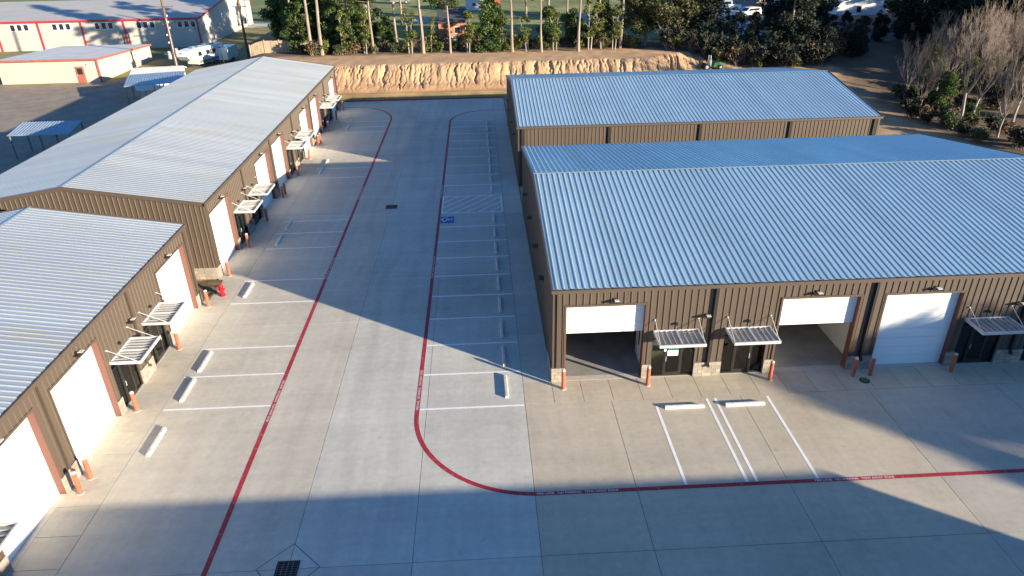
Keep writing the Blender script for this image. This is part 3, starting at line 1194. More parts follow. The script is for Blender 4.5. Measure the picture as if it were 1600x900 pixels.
hy = thing('fire_hydrant', 'red fire hydrant between the two left-hand buildings', 'fire hydrant', (-16.2, 38.65, 0))
MB().lathe([(0.17, 0), (0.17, 0.05), (0.11, 0.06), (0.11, 0.12), (0.15, 0.12), (0.15, 0.17), (0.115, 0.18), (0.115, 0.58), (0.145, 0.59), (0.145, 0.64), (0.13, 0.66)], 16).build('barrel', 'hydrant_red', hy, smooth=False)
MB().lathe([(0.13, 0.66), (0.115, 0.74), (0.07, 0.80), (0.03, 0.82), (0.03, 0.87)], 16).build('bonnet', 'hydrant_red', hy, smooth=True)
for a in (0, math.pi):
    MB().tube([(0, 0, 0.46), (0.19 * math.cos(a), 0.19 * math.sin(a), 0.46)], 0.055, 10).build('nozzle', 'hydrant_red', hy)
    MB().tube([(0.18 * math.cos(a), 0.18 * math.sin(a), 0.46), (0.22 * math.cos(a), 0.22 * math.sin(a), 0.46)], 0.07, 8).build('nozzle_cap', 'hydrant_red', hy)
MB().tube([(0, 0, 0.42), (0, -0.2, 0.42)], 0.085, 10).build('nozzle', 'hydrant_red', hy)
MB().tube([(0, -0.19, 0.42), (0, -0.23, 0.42)], 0.1, 8).build('nozzle_cap', 'hydrant_red', hy)


def drain(x0, x1, y0, y1, nx_, ny_, label):
    d = thing('storm_drain', label, 'storm drain', ((x0 + x1) / 2, (y0 + y1) / 2, 0.004))
    hx, hy_ = (x1 - x0) / 2, (y1 - y0) / 2
    fr = MB()
    fr.box(-hx - 0.05, hx + 0.05, -hy_ - 0.05, -hy_, 0, 0.018).box(-hx - 0.05, hx + 0.05, hy_, hy_ + 0.05, 0, 0.018)
    fr.box(-hx - 0.05, -hx, -hy_, hy_, 0, 0.018).box(hx, hx + 0.05, -hy_, hy_, 0, 0.018)
    fr.build('rim', 'iron', d)
    MB().box(-hx, hx, -hy_, hy_, 0, 0.003).build('pit', 'pit', d)
    for i in range(nx_ + 1):
        x = -hx + (2 * hx) * i / nx_
        MB().box(x - 0.012, x + 0.012, -hy_, hy_, 0.004, 0.016).build('bar', 'grate', d)
    for j in range(ny_ + 1):
        y = -hy_ + (2 * hy_) * j / ny_
        MB().box(-hx, hx, y - 0.008, y + 0.008, 0.0035, 0.0155).build('cross_bar', 'grate', d)
    return d


drain(-7.75, -7.05, 16.95, 17.88, 4, 9, 'black grid storm drain grate at the bottom edge of the picture')
drain(-7.75, -6.95, 52.55, 53.25, 5, 5, 'rusty storm drain grate in the middle of the lane')
# diamond joint round the near drain
for a, b in (((-8.5, 17.62), (-7.4, 18.72)), ((-7.4, 18.72), (-6.25, 17.6)), ((-6.25, 17.6), (-7.4, 16.4)), ((-7.4, 16.4), (-8.5, 17.62))):
    strip([a, b], 0.035, 'joint_sealant', 'joint', 0.0025)
cv = thing('cleanout_cover', 'small dark round cover on the concrete between two bollards', 'cover', (18.2, 27.15, 0.003))
MB().lathe([(0.24, 0), (0.24, 0.02), (0.19, 0.024)], 18).build('ring', 'iron', cv)
MB().lathe([(0.17, 0.012), (0.17, 0.03), (0.15, 0.034)], 18).build('lid', 'machine_green', cv)

# brown ground cloth in the gap between the left buildings
fb = MB()
n = 16
vs, fs = [], []
for j in range(n):
    for i in range(n):
        u, v = i / (n - 1), j / (n - 1)
        x = -17.25 - 3.2 * (1 - u)
        if u > 0.75:
            x = -17.25 + (u - 0.75) * 2.4 * (1 - 0.5 * abs(v - 0.5))
        y = 38.1 + 2.6 * v
        vs.append((x, y, 0.03 + 0.16 * abs(noise.noise((x * 1.1, y * 1.3, 2))) + 0.10 * abs(noise.noise((x * 3, y * 3, 5)))))
for j in range(n - 1):
    for i in range(n - 1):
        fs.append((j * n + i, j * n + i + 1, (j + 1) * n + i + 1, (j + 1) * n + i))
tag(fb.add(vs, fs).build('ground_cloth', 'fabric_brown', smooth=True), 'crumpled brown ground cloth between the left buildings by the hydrant', 'ground cloth')

# ------------------------------------------------------------------ vegetation
def leaf_cloud(blobs, n, size, seed, flat=0.4, shell=0.5):
    g = np.random.default_rng(seed)
    vol = np.array([b[3] * b[4] * b[5] for b in blobs]) ** 0.7
    pick = g.choice(len(blobs), n, p=vol / vol.sum())
    B = np.array(blobs)[pick]
    d = g.normal(size=(n, 3))
    d /= np.linalg.norm(d, axis=1)[:, None]
    r_ = (shell + (1 - shell) * g.random(n)) ** 0.8
    P = B[:, :3] + d * r_[:, None] * B[:, 3:6]
    a = g.normal(size=(n, 3))
    a[:, 2] *= flat
    a /= np.linalg.norm(a, axis=1)[:, None]
    b = np.cross(a, g.normal(size=(n, 3)))
    b /= np.linalg.norm(b, axis=1)[:, None]
    s1 = size * (0.6 + 0.8 * g.random(n))[:, None]
    s2 = s1 * (0.45 + 0.3 * g.random(n))[:, None]
    nrm = np.cross(a, b) * s2 * 0.4
    V = np.stack([P - a * s1, P + b * s2 + nrm, P + a * s1, P - b * s2 + nrm], 1).reshape(-1, 3)
    F = np.arange(n * 4).reshape(n, 4)
    return V, F


def fast_mesh(name, V, F, m):
    me = bpy.data.meshes.new(name)
    V = np.asarray(V, dtype=np.float32)
    F = np.asarray(F, dtype=np.int32)
    me.vertices.add(len(V))
    me.vertices.foreach_set('co', V.reshape(-1))
    me.loops.add(F.size)
    me.loops.foreach_set('vertex_index', F.reshape(-1))
    me.polygons.add(len(F))
    me.polygons.foreach_set('loop_start', np.arange(0, F.size, 4, dtype=np.int32))
    me.polygons.foreach_set('loop_total', np.full(len(F), 4, dtype=np.int32))
    me.materials.append(MAT[m])
    me.update(calc_edges=True)
    return me


def branch(mb, p, d, length, r, depth, g, tips, spread=0.6, kids=3, seg=3, sides=5, up=0.15, minr=0.012):
    pts = [p]
    rs = [r]
    q = Vector(p)
    dd = Vector(d).normalized()
    for i in range(seg):
        dd = (dd + Vector((g.uniform(-1, 1), g.uniform(-1, 1), g.uniform(-0.5, 1))) * 0.16 + Vector((0, 0, up * 0.3))).normalized()
        q = q + dd * (length / seg)
        pts.append(q.copy())
        rs.append(max(minr, r * (1 - 0.6 * (i + 1) / seg)))
    mb.tube(pts, rs, sides if depth > 1 else 3, cap=False)
    tips.append(q.copy())
    if depth <= 0:
        return
    for k in range(kids):
        i = g.randint(1, seg)
        b = pts[i]
        nd = (dd + Vector((g.uniform(-1, 1), g.uniform(-1, 1), g.uniform(-0.4, 0.8))) * spread + Vector((0, 0, up))).normalized()
        branch(mb, b, nd, length * g.uniform(0.55, 0.78), max(minr, rs[i] * 0.62), depth - 1, g, tips, spread, kids, seg, sides, up, minr)


PRO = {}


def proto(kind, parts):
    PRO.setdefault(kind, []).append(parts)


def make_pine(seed, H):
    g = random.Random(seed)
    tr = MB()
    lean = Vector((g.uniform(-0.03, 0.03), g.uniform(-0.03, 0.03), 1))
    pts = [Vector((lean.x * z + 0.06 * math.sin(z * 0.7 + seed), lean.y * z, z)) for z in np.linspace(-0.3, H, 10)]
    tr.tube(pts, [0.26 - 0.20 * i / 9 + (0.06 if i == 0 else 0) for i in range(10)], 8)
    blobs = []
    for k in range(5):
        z = H * g.uniform(0.25, 0.6)
        a = g.uniform(0, 6.28)
        L_ = g.uniform(0.5, 1.7)
        tr.tube([(lean.x * z, lean.y * z, z), (lean.x * z + L_ * math.cos(a), lean.y * z + L_ * math.sin(a), z + g.uniform(-0.1, 0.4))], [0.045, 0.012], 4)
    for k in range(34):
        z = H * g.uniform(0.55, 1.0)
        rad = (1 - (z / H - 0.55) / 0.5) * 2.6 + 0.5
        a = g.uniform(0, 6.28)
        rr = rad * g.uniform(0.4, 1)
        c = Vector((lean.x * z + rr * math.cos(a), lean.y * z + rr * math.sin(a), z + g.uniform(-0.2, 0.5)))
        tr.tube([(lean.x * z, lean.y * z, z - 0.3), c], [0.05, 0.015], 4)
        blobs.append((c.x, c.y, c.z, g.uniform(0.5, 1.0), g.uniform(0.5, 1.0), g.uniform(0.3, 0.55)))
    V, F = leaf_cloud(blobs, 4200, 0.16, seed, 1.0, 0.1)
    proto('pine', [('trunk', tr.mesh('trunk', 'bark')), ('crown', fast_mesh('crown', V, F, 'leaf_pine'))])


def make_leafy(kind, seed, H, rad, leafm, n, size, low=0.18, bark='bark', nb=26, stems=1, lump=(0.7, 1.5)):
    g = random.Random(seed)
    tr = MB()
    blobs = []
    for s_ in range(stems):
        bx_, by_ = (0, 0) if stems == 1 else (g.uniform(-0.5, 0.5), g.uniform(-0.5, 0.5))
        top = Vector((bx_ * 2.5 + g.uniform(-0.4, 0.4), by_ * 2.5 + g.uniform(-0.4, 0.4), H * 0.86))
        tr.tube([(bx_, by_, -0.3), (bx_ * 1.3, by_ * 1.3, H * 0.3), (top.x * 0.6, top.y * 0.6, H * 0.6), top],
                [r_ * (0.028 * H if stems == 1 else 0.014 * H) for r_ in (1.2, 0.8, 0.5, 0.15)], 7)
        for k in range(nb // stems):
            f = g.random()
            z = H * (low + (0.97 - low) * f)
            prof = math.sin(math.pi * min(1, 0.18 + 0.80 * f)) ** 0.7
            a = g.uniform(0, 6.28)
            rr = rad * prof * math.sqrt(g.random()) * (1 if stems == 1 else 0.7)
            ax = Vector((bx_ + (top.x - bx_) * f, by_ + (top.y - by_) * f, max(0.4, z - 0.8)))
            c = Vector((ax.x + rr * math.cos(a), ax.y + rr * math.sin(a), z))
            tr.tube([ax, c], [0.05, 0.014], 4, cap=False)
            s = g.uniform(*lump) * rad / 2.6
            blobs.append((c.x, c.y, c.z, s, s, s * g.uniform(0.55, 0.9)))
    V, F = leaf_cloud(blobs, n, size, seed, 0.7, 0.35)
    proto(kind, [('trunk', tr.mesh('trunk', bark)), ('crown', fast_mesh('crown', V, F, leafm))])


def make_bare(seed, H, kind='bare', depth=5, spread=0.62):
    g = random.Random(seed)
    tr = MB()
    tips = []
    pts = [Vector((0, 0, -0.3)), Vector((0.05, 0.03, H * 0.15)), Vector((g.uniform(-0.3, 0.3), g.uniform(-0.3, 0.3), H * 0.32))]
    tr.tube(pts, [0.02 * H, 0.015 * H, 0.011 * H], 7)
    br = MB()
    for k in range(6):
        a = k * 1.05 + g.uniform(-0.3, 0.3)
        d = Vector((math.cos(a) * 0.5, math.sin(a) * 0.5, 1.0))
        branch(br, pts[2] * g.uniform(0.8, 1.0), d, H * 0.33, 0.007 * H, depth, g, tips, spread, 3, 3, 4, 0.24, 0.007)
    proto(kind, [('trunk', tr.mesh('trunk', 'bark_pale')), ('crown', br.mesh('crown', 'twig'))])


def make_shrub(seed, H, leafm, n, twigs=14):
    g = random.Random(seed)
    tw = MB()
    blobs = []
    for k in range(twigs):
        a = g.uniform(0, 6.28)
        d = Vector((math.cos(a) * 0.6, math.sin(a) * 0.6, 1)).normalized()
        branch(tw, Vector((g.uniform(-0.4, 0.4), g.uniform(-0.4, 0.4), -0.1)), d, H * g.uniform(0.35, 0.65), 0.022, 2, g, [], 0.8, 3, 2, 4, 0.1, 0.008)
    for k in range(9):
        a = g.uniform(0, 6.28)
        rr = g.uniform(0, 0.75) * H * 0.6
        s = g.uniform(0.25, 0.45) * H
        blobs.append((rr * math.cos(a), rr * math.sin(a), H * g.uniform(0.25, 0.8), s, s, s * 0.7))
    V, F = leaf_cloud(blobs, n, 0.15, seed, 0.7, 0.2)
    proto('shrub', [('stem', tw.mesh('stem', 'twig')), ('crown', fast_mesh('crown', V, F, leafm))])


for s_ in range(4):
    make_pine(100 + s_, 15 + 1.5 * s_)
for s_ in range(4):
    make_leafy('ever', 200 + s_, 7.0 + 0.6 * s_, 2.3, 'leaf_ever', 7500, 0.155, 0.10, nb=34)
for s_ in range(3):
    make_leafy('slim', 300 + s_, 6.5 + 0.7 * s_, 1.3, 'leaf_yellow', 2200, 0.13, 0.25, 'bark_pale', 20, 2, (0.7, 1.3))
for s_ in range(3):
    make_leafy('oak', 400 + s_, 11.0 + s_, 4.6, 'leaf_oak', 10000, 0.185, 0.22, nb=46, lump=(0.55, 1.1))
for s_ in range(4):
    make_leafy('dark', 500 + s_, 10.0 + s_, 3.6, 'leaf_dark', 7500, 0.19, 0.05, nb=40, lump=(0.6, 1.2))
for s_ in range(4):
    make_bare(600 + s_, 9 + s_)
for i, lm in enumerate(['leaf_oak', 'leaf_brown', 'leaf_ever', 'leaf_yellow', 'leaf_brown', 'leaf_dark']):
    make_shrub(700 + i, 1.5 + 0.12 * i, lm, 700 if lm != 'leaf_brown' else 380)
tr_rnd = random.Random(5)


def plant(kind, var, x, y, s, name, label, cat, group=None, rz=None, sz=None):
    P = PRO[kind][var % len(PRO[kind])]
    o = thing(name, label, cat, (x, y, gz(x, y)), tr_rnd.uniform(0, 6.28) if rz is None else rz, group, (s, s, sz or s))
    for nm, me in P:
        link(nm, me, o)
    return o


# tall pines along the edge of the dirt bench
pines = [(-24.5, 108.9, 1.0), (-23.0, 108.7, 1.05), (-15.5, 109.2, 0.8), (-12.2, 112.0, 0.8), (-8.0, 108.1, 1.0), (-4.0, 107.5, 0.75), (5.1, 107.2, 0.85), (9.3, 106.6, 0.7),
         (14.7, 106.4, 0.9), (21.3, 108.4, 0.9), (-19.5, 113.0, 0.85), (13.6, 112.5, 0.75), (18.3, 111.0, 0.9), (-27.5, 112.5, 0.9), (-28.0, 124.0, 1.0)]
for i, (x, y, s) in enumerate(sorted(pines)):
    plant('pine', i, x, y, s, 'pine_tree', 'tall bare-trunked pine behind the dirt bank, %s from the left' % ORD[i], 'tree', 'pines behind the dirt bank', None, s * 1.0)
evers = [(-32.5, 125.0, 1.15), (-28.5, 121.0, 1.1), (-26.8, 111.8, 0.85), (-26.5, 123.5, 1.2), (-21.5, 112.5, 1.0), (-18.6, 110.0, 0.75), (-17.0, 113.0, 0.95), (-24.0, 116.0, 1.2), (-13.8, 111.5, 0.7),
         (1.6, 108.4, 0.95), (2.3, 110.0, 0.8), (10.6, 108.6, 0.68), (14.6, 111.2, 0.75), (19.0, 112.5, 0.9)]
for i, (x, y, s) in enumerate(sorted(evers)):
    plant('ever', i, x, y, s, 'evergreen_tree', 'bushy green broadleaf tree behind the dirt bank, %s from the left' % ORD[i], 'tree', 'green trees behind the dirt bank')
slims = [(-20.2, 109.0, 0.95), (-16.8, 109.2, 0.8), (-10.0, 108.6, 0.8), (-7.0, 109.0, 0.75), (-1.5, 107.6, 0.8), (3.9, 108.8, 0.6), (7.6, 107.8, 0.75), (11.4, 107.5, 0.75), (16.4, 108.0, 0.9), (18.9, 108.5, 0.95), (20.0, 107.3, 0.8)]
for i, (x, y, s) in enumerate(sorted(slims)):
    plant('slim', i, x, y, s, 'young_tree', 'slender young tree with sparse yellow-green leaves behind the bank, %s from the left' % ORD[i], 'tree', 'slender young trees behind the bank')
for i, (x, y, s) in enumerate([(25.5, 110.5, 0.85), (28.5, 109.0, 0.95), (32.0, 113.0, 1.0)]):
    plant('oak', i, x, y, s, 'oak_tree', ['leftmost', 'middle', 'rightmost'][i] + ' of three spreading olive-green trees behind the small machine', 'tree', 'spreading olive-green trees')
# undergrowth along the bench
sr = random.Random(21)
for i in range(64):
    x = -27 + 52 * (i + sr.random()) / 64
    y = 108.6 + sr.uniform(-0.2, 2.6) - (1.0 if x > 20 else 0)
    plant('shrub', sr.randint(0, 4), x, y, sr.uniform(0.6, 1.3), 'shrub', 'low tangled shrub in the undergrowth along the top of the dirt bank', 'shrub', 'undergrowth shrubs along the dirt bank')
# dark wood at the upper right
wr = random.Random(33)
wood = []
for i in range(62):
    for _ in range(40):
        x, y = wr.uniform(30, 104), wr.uniform(97, 134)
        lim = 104 - 9 * sm((x - 28) / 18)
        if x < 46 and y < lim + 3:
            continue
        if x < 44 and y > 118:
            continue
        if 40 < x < 50 and 117 < y < 132 :
            continue
        if all((x - a) ** 2 + (y - b) ** 2 > 17 for a, b in wood):
            wood.append((x, y))
            break
for i, (x, y) in enumerate(wood):
    sc = wr.uniform(0.75, 1.15) * (0.62 if y > 124 else 0.9)
    r_ = x / y
    if 0.47 < r_ < 0.60:      # kept low where the photograph shows the white houses over the wood
        sc = min(sc, max(0.16, (20.1 - 16.4 * y / 140 - 3) / 12.5))
    elif 0.325 < r_ < 0.41:
        sc = min(sc, max(0.14, (20.1 - 17.0 * y / 150 - 3) / 12.5))
    plant('dark', i, x, y, sc, 'dark_tree', 'dark tree of the shaded wood at the upper right', 'tree', 'shaded wood at the upper right')
for i in range(34):
    x = 27 + 27 * (i + wr.random()) / 34
    y = 106.2 - 10.2 * sm((x - 24) / 20) + wr.uniform(0, 2.0) + (4 if x > 47 else 0)
    plant('shrub', [5, 5, 0, 5, 5, 1][i % 6], x, y, wr.uniform(0.9, 1.7), 'shrub', 'dark shrub at the edge of the shaded wood behind the dirt', 'shrub', 'shrubs at the edge of the shaded wood')
# thicket at the right edge
th = [('bare', 3, 50.3, 70.8, 0.95, 'tall pale leafless tree rising at the right edge above the thicket'),
      ('bare', 1, 50.0, 81.0, 0.72, 'reddish-grey leafless tree, leftmost of the thicket at right'),
      ('bare', 2, 53.0, 80.0, 0.85, 'leafless tree with forked trunk in the middle of the right-hand thicket'),
      ('bare', 0, 53.5, 73.5, 0.95, 'leafless tree behind the tall pale one at the right edge'),
      ('bare', 2, 55.5, 70.0, 0.9, 'leafless tree cut by the right edge of the picture'),
      ('bare', 3, 57.5, 74.5, 1.0, 'leafless tree rising behind the others near the right edge'),
      ('bare', 2, 52.0, 67.0, 0.6, 'low leafless tree at the bottom of the right-hand thicket'),
      ('bare', 0, 56.0, 83.0, 0.8, 'leafless tree before the dark wood, far side of the right-hand thicket'),
      ('bare', 1, 59.0, 79.0, 0.95, 'tall leafless tree at the back of the right-hand thicket'),
      ('bare', 1, 48.6, 75.5, 0.6, 'small leafless tree low in the right-hand thicket'),
      ('ever', 1, 51.4, 76.8, 0.62, 'dark green bush beneath the leafless trees at right'),
      ('ever', 2, 57.0, 88.0, 0.6, 'sunlit green tree standing before the dark wood at right'),
      ('slim', 1, 55.6, 79.5, 0.8, 'small yellow-green tree among the leafless ones at right'),
      ('ever', 0, 62.0, 86.0, 0.6, 'broad green tree behind the right-hand thicket'),
      ('dark', 1, 59.5, 78.0, 0.5, 'dark tree just behind the right-hand thicket'),
      ('dark', 2, 61.0, 94.0, 0.6, 'dark tree between the thicket and the upper wood'),
      ('dark', 0, 63.0, 72.0, 0.5, 'dark tree at the right edge behind the leafless ones')]
for k, v, x, y, s, lb in th:
    plant(k, v, x, y, s, {'bare': 'bare_tree', 'ever': 'evergreen_tree', 'slim': 'young_tree', 'dark': 'dark_tree'}[k], lb, 'tree')
for i in range(34):
    y = 62 + 24 * (i + wr.random()) / 34
    x = 47.0 + wr.uniform(0.3, 7) + (2.5 if y > 78 else 0)
    plant('shrub', [0, 5, 4, 5, 1, 2][i % 6], x, y, wr.uniform(0.6, 1.15), 'shrub', 'scrubby shrub in the thicket at the right edge', 'shrub', 'scrub of the right-hand thicket')
# trees far in the field
for i, (x, y, s) in enumerate([(-14.0, 140.0, 0.9), (-7.0, 150.0, 0.8), (10.0, 150.0, 0.9), (30.0, 140.0, 1.0), (16.0, 165.0, 1.0), (-25.0, 135.0, 1.1), (-22.0, 150.0, 1.2), (-32.0, 140.0, 1.1)]):
    plant('oak' if i % 2 else 'pine', i, x, y, s, 'field_tree', 'tree in the grass field beyond the bank, %s from the left' % ORD[sorted([-14.0, -7.0, 10.0, 30.0, 16.0, -25.0, -22.0, -32.0]).index(x)], 'tree', 'trees of the grass field')
# trees beyond the right edge: their shadows dapple the concrete
for i, (p, s0, k, v, s) in enumerate([(36.6, 62, 'oak', 0, 1.38), (41.0, 63, 'oak', 1, 1.34), (45, 66, 'oak', 2, 1.25), (39, 72, 'oak', 0, 1.25), (31.2, 64, 'slim', 1, 2.1), (33.4, 66, 'slim', 2, 2.0), (29.2, 68, 'slim', 0, 2.4), (34.8, 58, 'slim', 1, 1.9)]):
    x, y = s0 * SUN_H.x - p * SUN_H.y, s0 * SUN_H.y + p * SUN_H.x
    plant(k, v, x, y, s, 'shade_tree', 'tree beyond the right edge whose shadow dapples the concrete', 'tree', 'trees beyond the right edge')
# tall trees east of the wood keep it in shade
for i in range(44):
    x, y = 66 + 46 * wr.random(), 66 + 42 * wr.random()
    if 0.572 * x + 0.82 * y < 107:
        continue
    plant('dark', i, x, y, wr.uniform(1.15, 1.45), 'dark_tree', 'tall dark tree beyond the thicket at the right edge', 'tree', 'tall trees beyond the right-hand thicket')

# ------------------------------------------------------------------ background buildings
def gable_house(name, label, loc, rz, w, d, he, hr, wallm, roofm, wins=(), cat='house', zb=None, over=0.3, base=None):
    o = thing(name, label, cat, (loc[0], loc[1], gz(*loc) if zb is None else zb), rz)
    wl = MB()
    wl.prism([(0, -0.3), (d, -0.3), (d, he), (d / 2, hr), (0, he)], 'x', 0, w)
    wl.build('wall', wallm, o)
    rf = MB()
    sl = (hr - he) / (d / 2)
    for s_ in (0, 1):
        f = (lambda v: v) if s_ == 0 else (lambda v: d - v)
        poly = [(f(-over), he - sl * over + 0.03), (f(d / 2), hr + 0.03), (f(d / 2), hr + 0.17), (f(-over), he - sl * over + 0.17)]
        rf.prism(poly if s_ == 0 else poly[::-1], 'x', -over, w + over)
    rf.build('roof', roofm, o)
    for (face, u, z, ww, hh) in wins:
        m_ = MB()
        fr = MB()
        if face == 'f':
            fr.box(u - 0.08, u + ww + 0.08, -0.05, 0.02, z - 0.08, z + hh + 0.08)
            m_.box(u, u + ww, -0.07, 0.0, z, z + hh)
        elif face == 'l':
            fr.box(-0.05, 0.02, u - 0.08, u + ww + 0.08, z - 0.08, z + hh + 0.08)
            m_.box(-0.07, 0, u, u + ww, z, z + hh)
        else:
            fr.box(w - 0.02, w + 0.05, u - 0.08, u + ww + 0.08, z - 0.08, z + hh + 0.08)
            m_.box(w, w + 0.07, u, u + ww, z, z + hh)
        f_ = fr.build('window', 'siding_white', o)
        m_.build('pane', 'dark_glass', f_)
    if base:
        MB().box(-0.03, w + 0.03, -0.04, d + 0.04, -0.3, base).build('foundation', 'siding_white', o)
    return o


# beige warehouse with red trim
wh = thing('beige_warehouse', 'long beige warehouse with grey roof and red trim at upper left', 'warehouse', (-112.0, 141.0, -0.05))
WL, WD, WE, WR = 60.2, 34.0, 5.1, 7.0
w_ = MB()
w_.prism([(0, 0), (WD, 0), (WD, WE), (WD / 2, WR), (0, WE)], 'x', 0, WL)
w_.build('wall', 'beige', wh)
rf = MB()
for s_ in (0, 1):
    f = (lambda v: v) if s_ == 0 else (lambda v: WD - v)
    poly = [(f(-0.3), WE + 0.02), (f(WD / 2), WR + 0.05), (f(WD / 2), WR + 0.2), (f(-0.3), WE + 0.15)]
    rf.prism(poly if s_ == 0 else poly[::-1], 'x', -0.25, WL + 0.25)
rf.build('roof', 'grey_roof', wh)
MB().box(-0.3, WL + 0.3, -0.48, -0.31, WE - 0.12, WE + 0.17).build('eave_trim', 'red_trim', wh)
for s_ in (0, 1):
    f = (lambda v: v) if s_ == 0 else (lambda v: WD - v)
    poly = [(f(-0.4), WE - 0.1), (f(WD / 2), WR - 0.1), (f(WD / 2), WR + 0.22), (f(-0.4), WE + 0.18)]
    MB().prism(poly if s_ == 0 else poly[::-1], 'x', WL + 0.26, WL + 0.4).build('rake_trim', 'red_trim', wh)
for x in (-73.2, -65.45, -57.8, -52.0, -81, -88.7, -96.4):
    u = x + 112
    MB().box(u - 0.12, u + 0.12, -0.16, -0.01, 0, WE - 0.13).build('downspout', 'red_trim', wh)
for g0 in (-70.7, -63.1, -55.6, -78.4, -86):
    for k in range(3):
        u = g0 + 112 + k * 1.22
        f_ = MB().box(u - 0.14, u + 0.92, -0.05, -0.004, 3.5, 4.75).build('window', 'siding_white', wh)
        MB().box(u, u + 0.72, -0.08, -0.03, 3.62, 4.62).build('pane', 'dark_glass', f_)
for (x, z) in ((-66.8, 3.1), (-52.9, 3.4)):
    MB().tube([(x + 112, -0.3, z), (x + 112, 0, z)], 0.28, 12).build('wall_vent', 'vehicle_silver', wh)
for x in (-65.9, -64.9):
    MB().tube([(x + 112, -0.15, 0.4), (x + 112, -0.15, 2.6), (x + 112 - 0.3, -0.15, 3.0)], 0.10, 8).build('duct', 'vehicle_grey', wh)
# small beige building
sb = thing('beige_building', 'low tan building with brick-red trim and brown door, left of the utility pole', 'building', (-70.0, 108.6, -0.05))
SW, SD = 14.3, 18.5
s1 = MB()
s1.prism([(0, 0), (SD, 0), (SD, 2.5), (0, 3.25)], 'x', 0, SW)
s1.build('wall', 'beige2', sb)
MB().prism([(-0.25, 3.28), (SD + 0.2, 2.50), (SD + 0.2, 2.62), (-0.25, 3.42)], 'x', -0.2, SW + 0.2).build('roof', 'white_roof', sb)
MB().box(-0.2, SW + 0.25, -0.36, -0.26, 3.16, 3.42).build('eave_trim', 'brick_trim', sb)
MB().prism([(-0.26, 3.14), (SD + 0.2, 2.36), (SD + 0.2, 2.64), (-0.26, 3.43)], 'x', SW + 0.21, SW + 0.3).build('rake_trim', 'brick_trim', sb)
MB().box(SW - 0.1, SW + 0.12, -0.12, 0.1, 0, 3.15).build('corner_trim', 'brick_trim', sb)
dr = MB().box(11.0, 12.2, -0.06, -0.003, 0.02, 2.3).build('door', 'brick_trim', sb)
MB().box(11.25, 11.95, -0.09, -0.05, 1.2, 2.05).build('door_window', 'dark_glass', dr)
MB().box(11.1, 11.16, -0.13, -0.06, 1.0, 1.15).build('handle', 'alu', dr)
MB().box(12.9, 13.1, -0.2, 0, 2.5, 2.7).build('wall_light', 'siding_white', sb)
bp = MB()
bp.prism([(0, 0), (0.06, 0), (0.56, 1.5), (0.50, 1.5)], 'y', 0, 1.0)
tag(bp.build('board', 'wood_fence', None, (-55.62, 110.2, -0.03), R(180)), 'plywood board leaning against the tan building', 'board')

# utility poles
def transformer(p, loc):
    t = MB().lathe([(0.22, 0), (0.26, 0.05), (0.26, 0.85), (0.22, 0.93), (0.08, 0.96)], 12, loc).build('transformer', 'vehicle_silver', p, smooth=False)
    for a in (-0.12, 0.12):
        MB().lathe([(0.04, 0), (0.06, 0.05), (0.04, 0.10), (0.055, 0.15), (0.03, 0.22)], 8, (loc[0] + a, loc[1], loc[2] + 0.95)).build('bushing', 'siding_white', t)


p1 = thing('utility_pole', 'dark utility pole with two white transformers, by the camper at upper left', 'utility pole', (-46.4, 113.6, 0))
MB().tube([(0, 0, -0.5), (0, 0, 14)], [0.24, 0.16], 10).build('pole', 'wood_pole', p1)
transformer(p1, (-0.62, -0.1, 2.2))
transformer(p1, (0.55, -0.1, 2.6))
for z, l in ((2.9, 1.3), (9.6, 1.6)):
    MB().box(-l, l, -0.28, -0.16, z, z + 0.12).build('crossarm', 'wood_pole', p1)
for z in (4.5, 5.6, 6.6, 7.4, 8.3):
    MB().lathe([(0.09, 0), (0.12, 0.06), (0.08, 0.12), (0.11, 0.18), (0.05, 0.25)], 8, (0.3 * (1 if z > 6 else -1), -0.12, z)).build('insulator', 'siding_white', p1)
MB().tube([(0.12, -0.2, 0.3), (0.12, -0.2, 8.0)], 0.05, 6).build('conduit', 'vehicle_silver', p1)
p2 = thing('utility_pole', 'brown utility pole with one transformer standing beside the wooden fence', 'utility pole', (-38.5, 124.0, gz(-38.5, 124)))
MB().tube([(0, 0, -0.5), (0, 0, 13)], [0.22, 0.15], 10).build('pole', 'wood_pole', p2)
transformer(p2, (0.55, -0.1, 5.6))
MB().box(-1.2, 1.2, -0.28, -0.16, 8.2, 8.32).build('crossarm', 'wood_pole', p2)
MB().tube([(0.1, -0.2, 6.2), (0.5, -0.4, 8.3)], 0.04, 6).build('cutout', 'siding_white', p2)
gw = thing('guy_wire', 'yellow-sleeved guy wire running down left of the brown utility pole', 'guy wire', (-41.6, 121.0, gz(-41.6, 121)))
MB().tube([(0, 0, 0), (-2.2, 2.0, 8.5)], 0.02, 5).build('wire', 'alu', gw)
MB().tube([(0, 0, 0), (-0.57, 0.52, 2.2)], 0.06, 6).build('sleeve', 'yellow', gw)

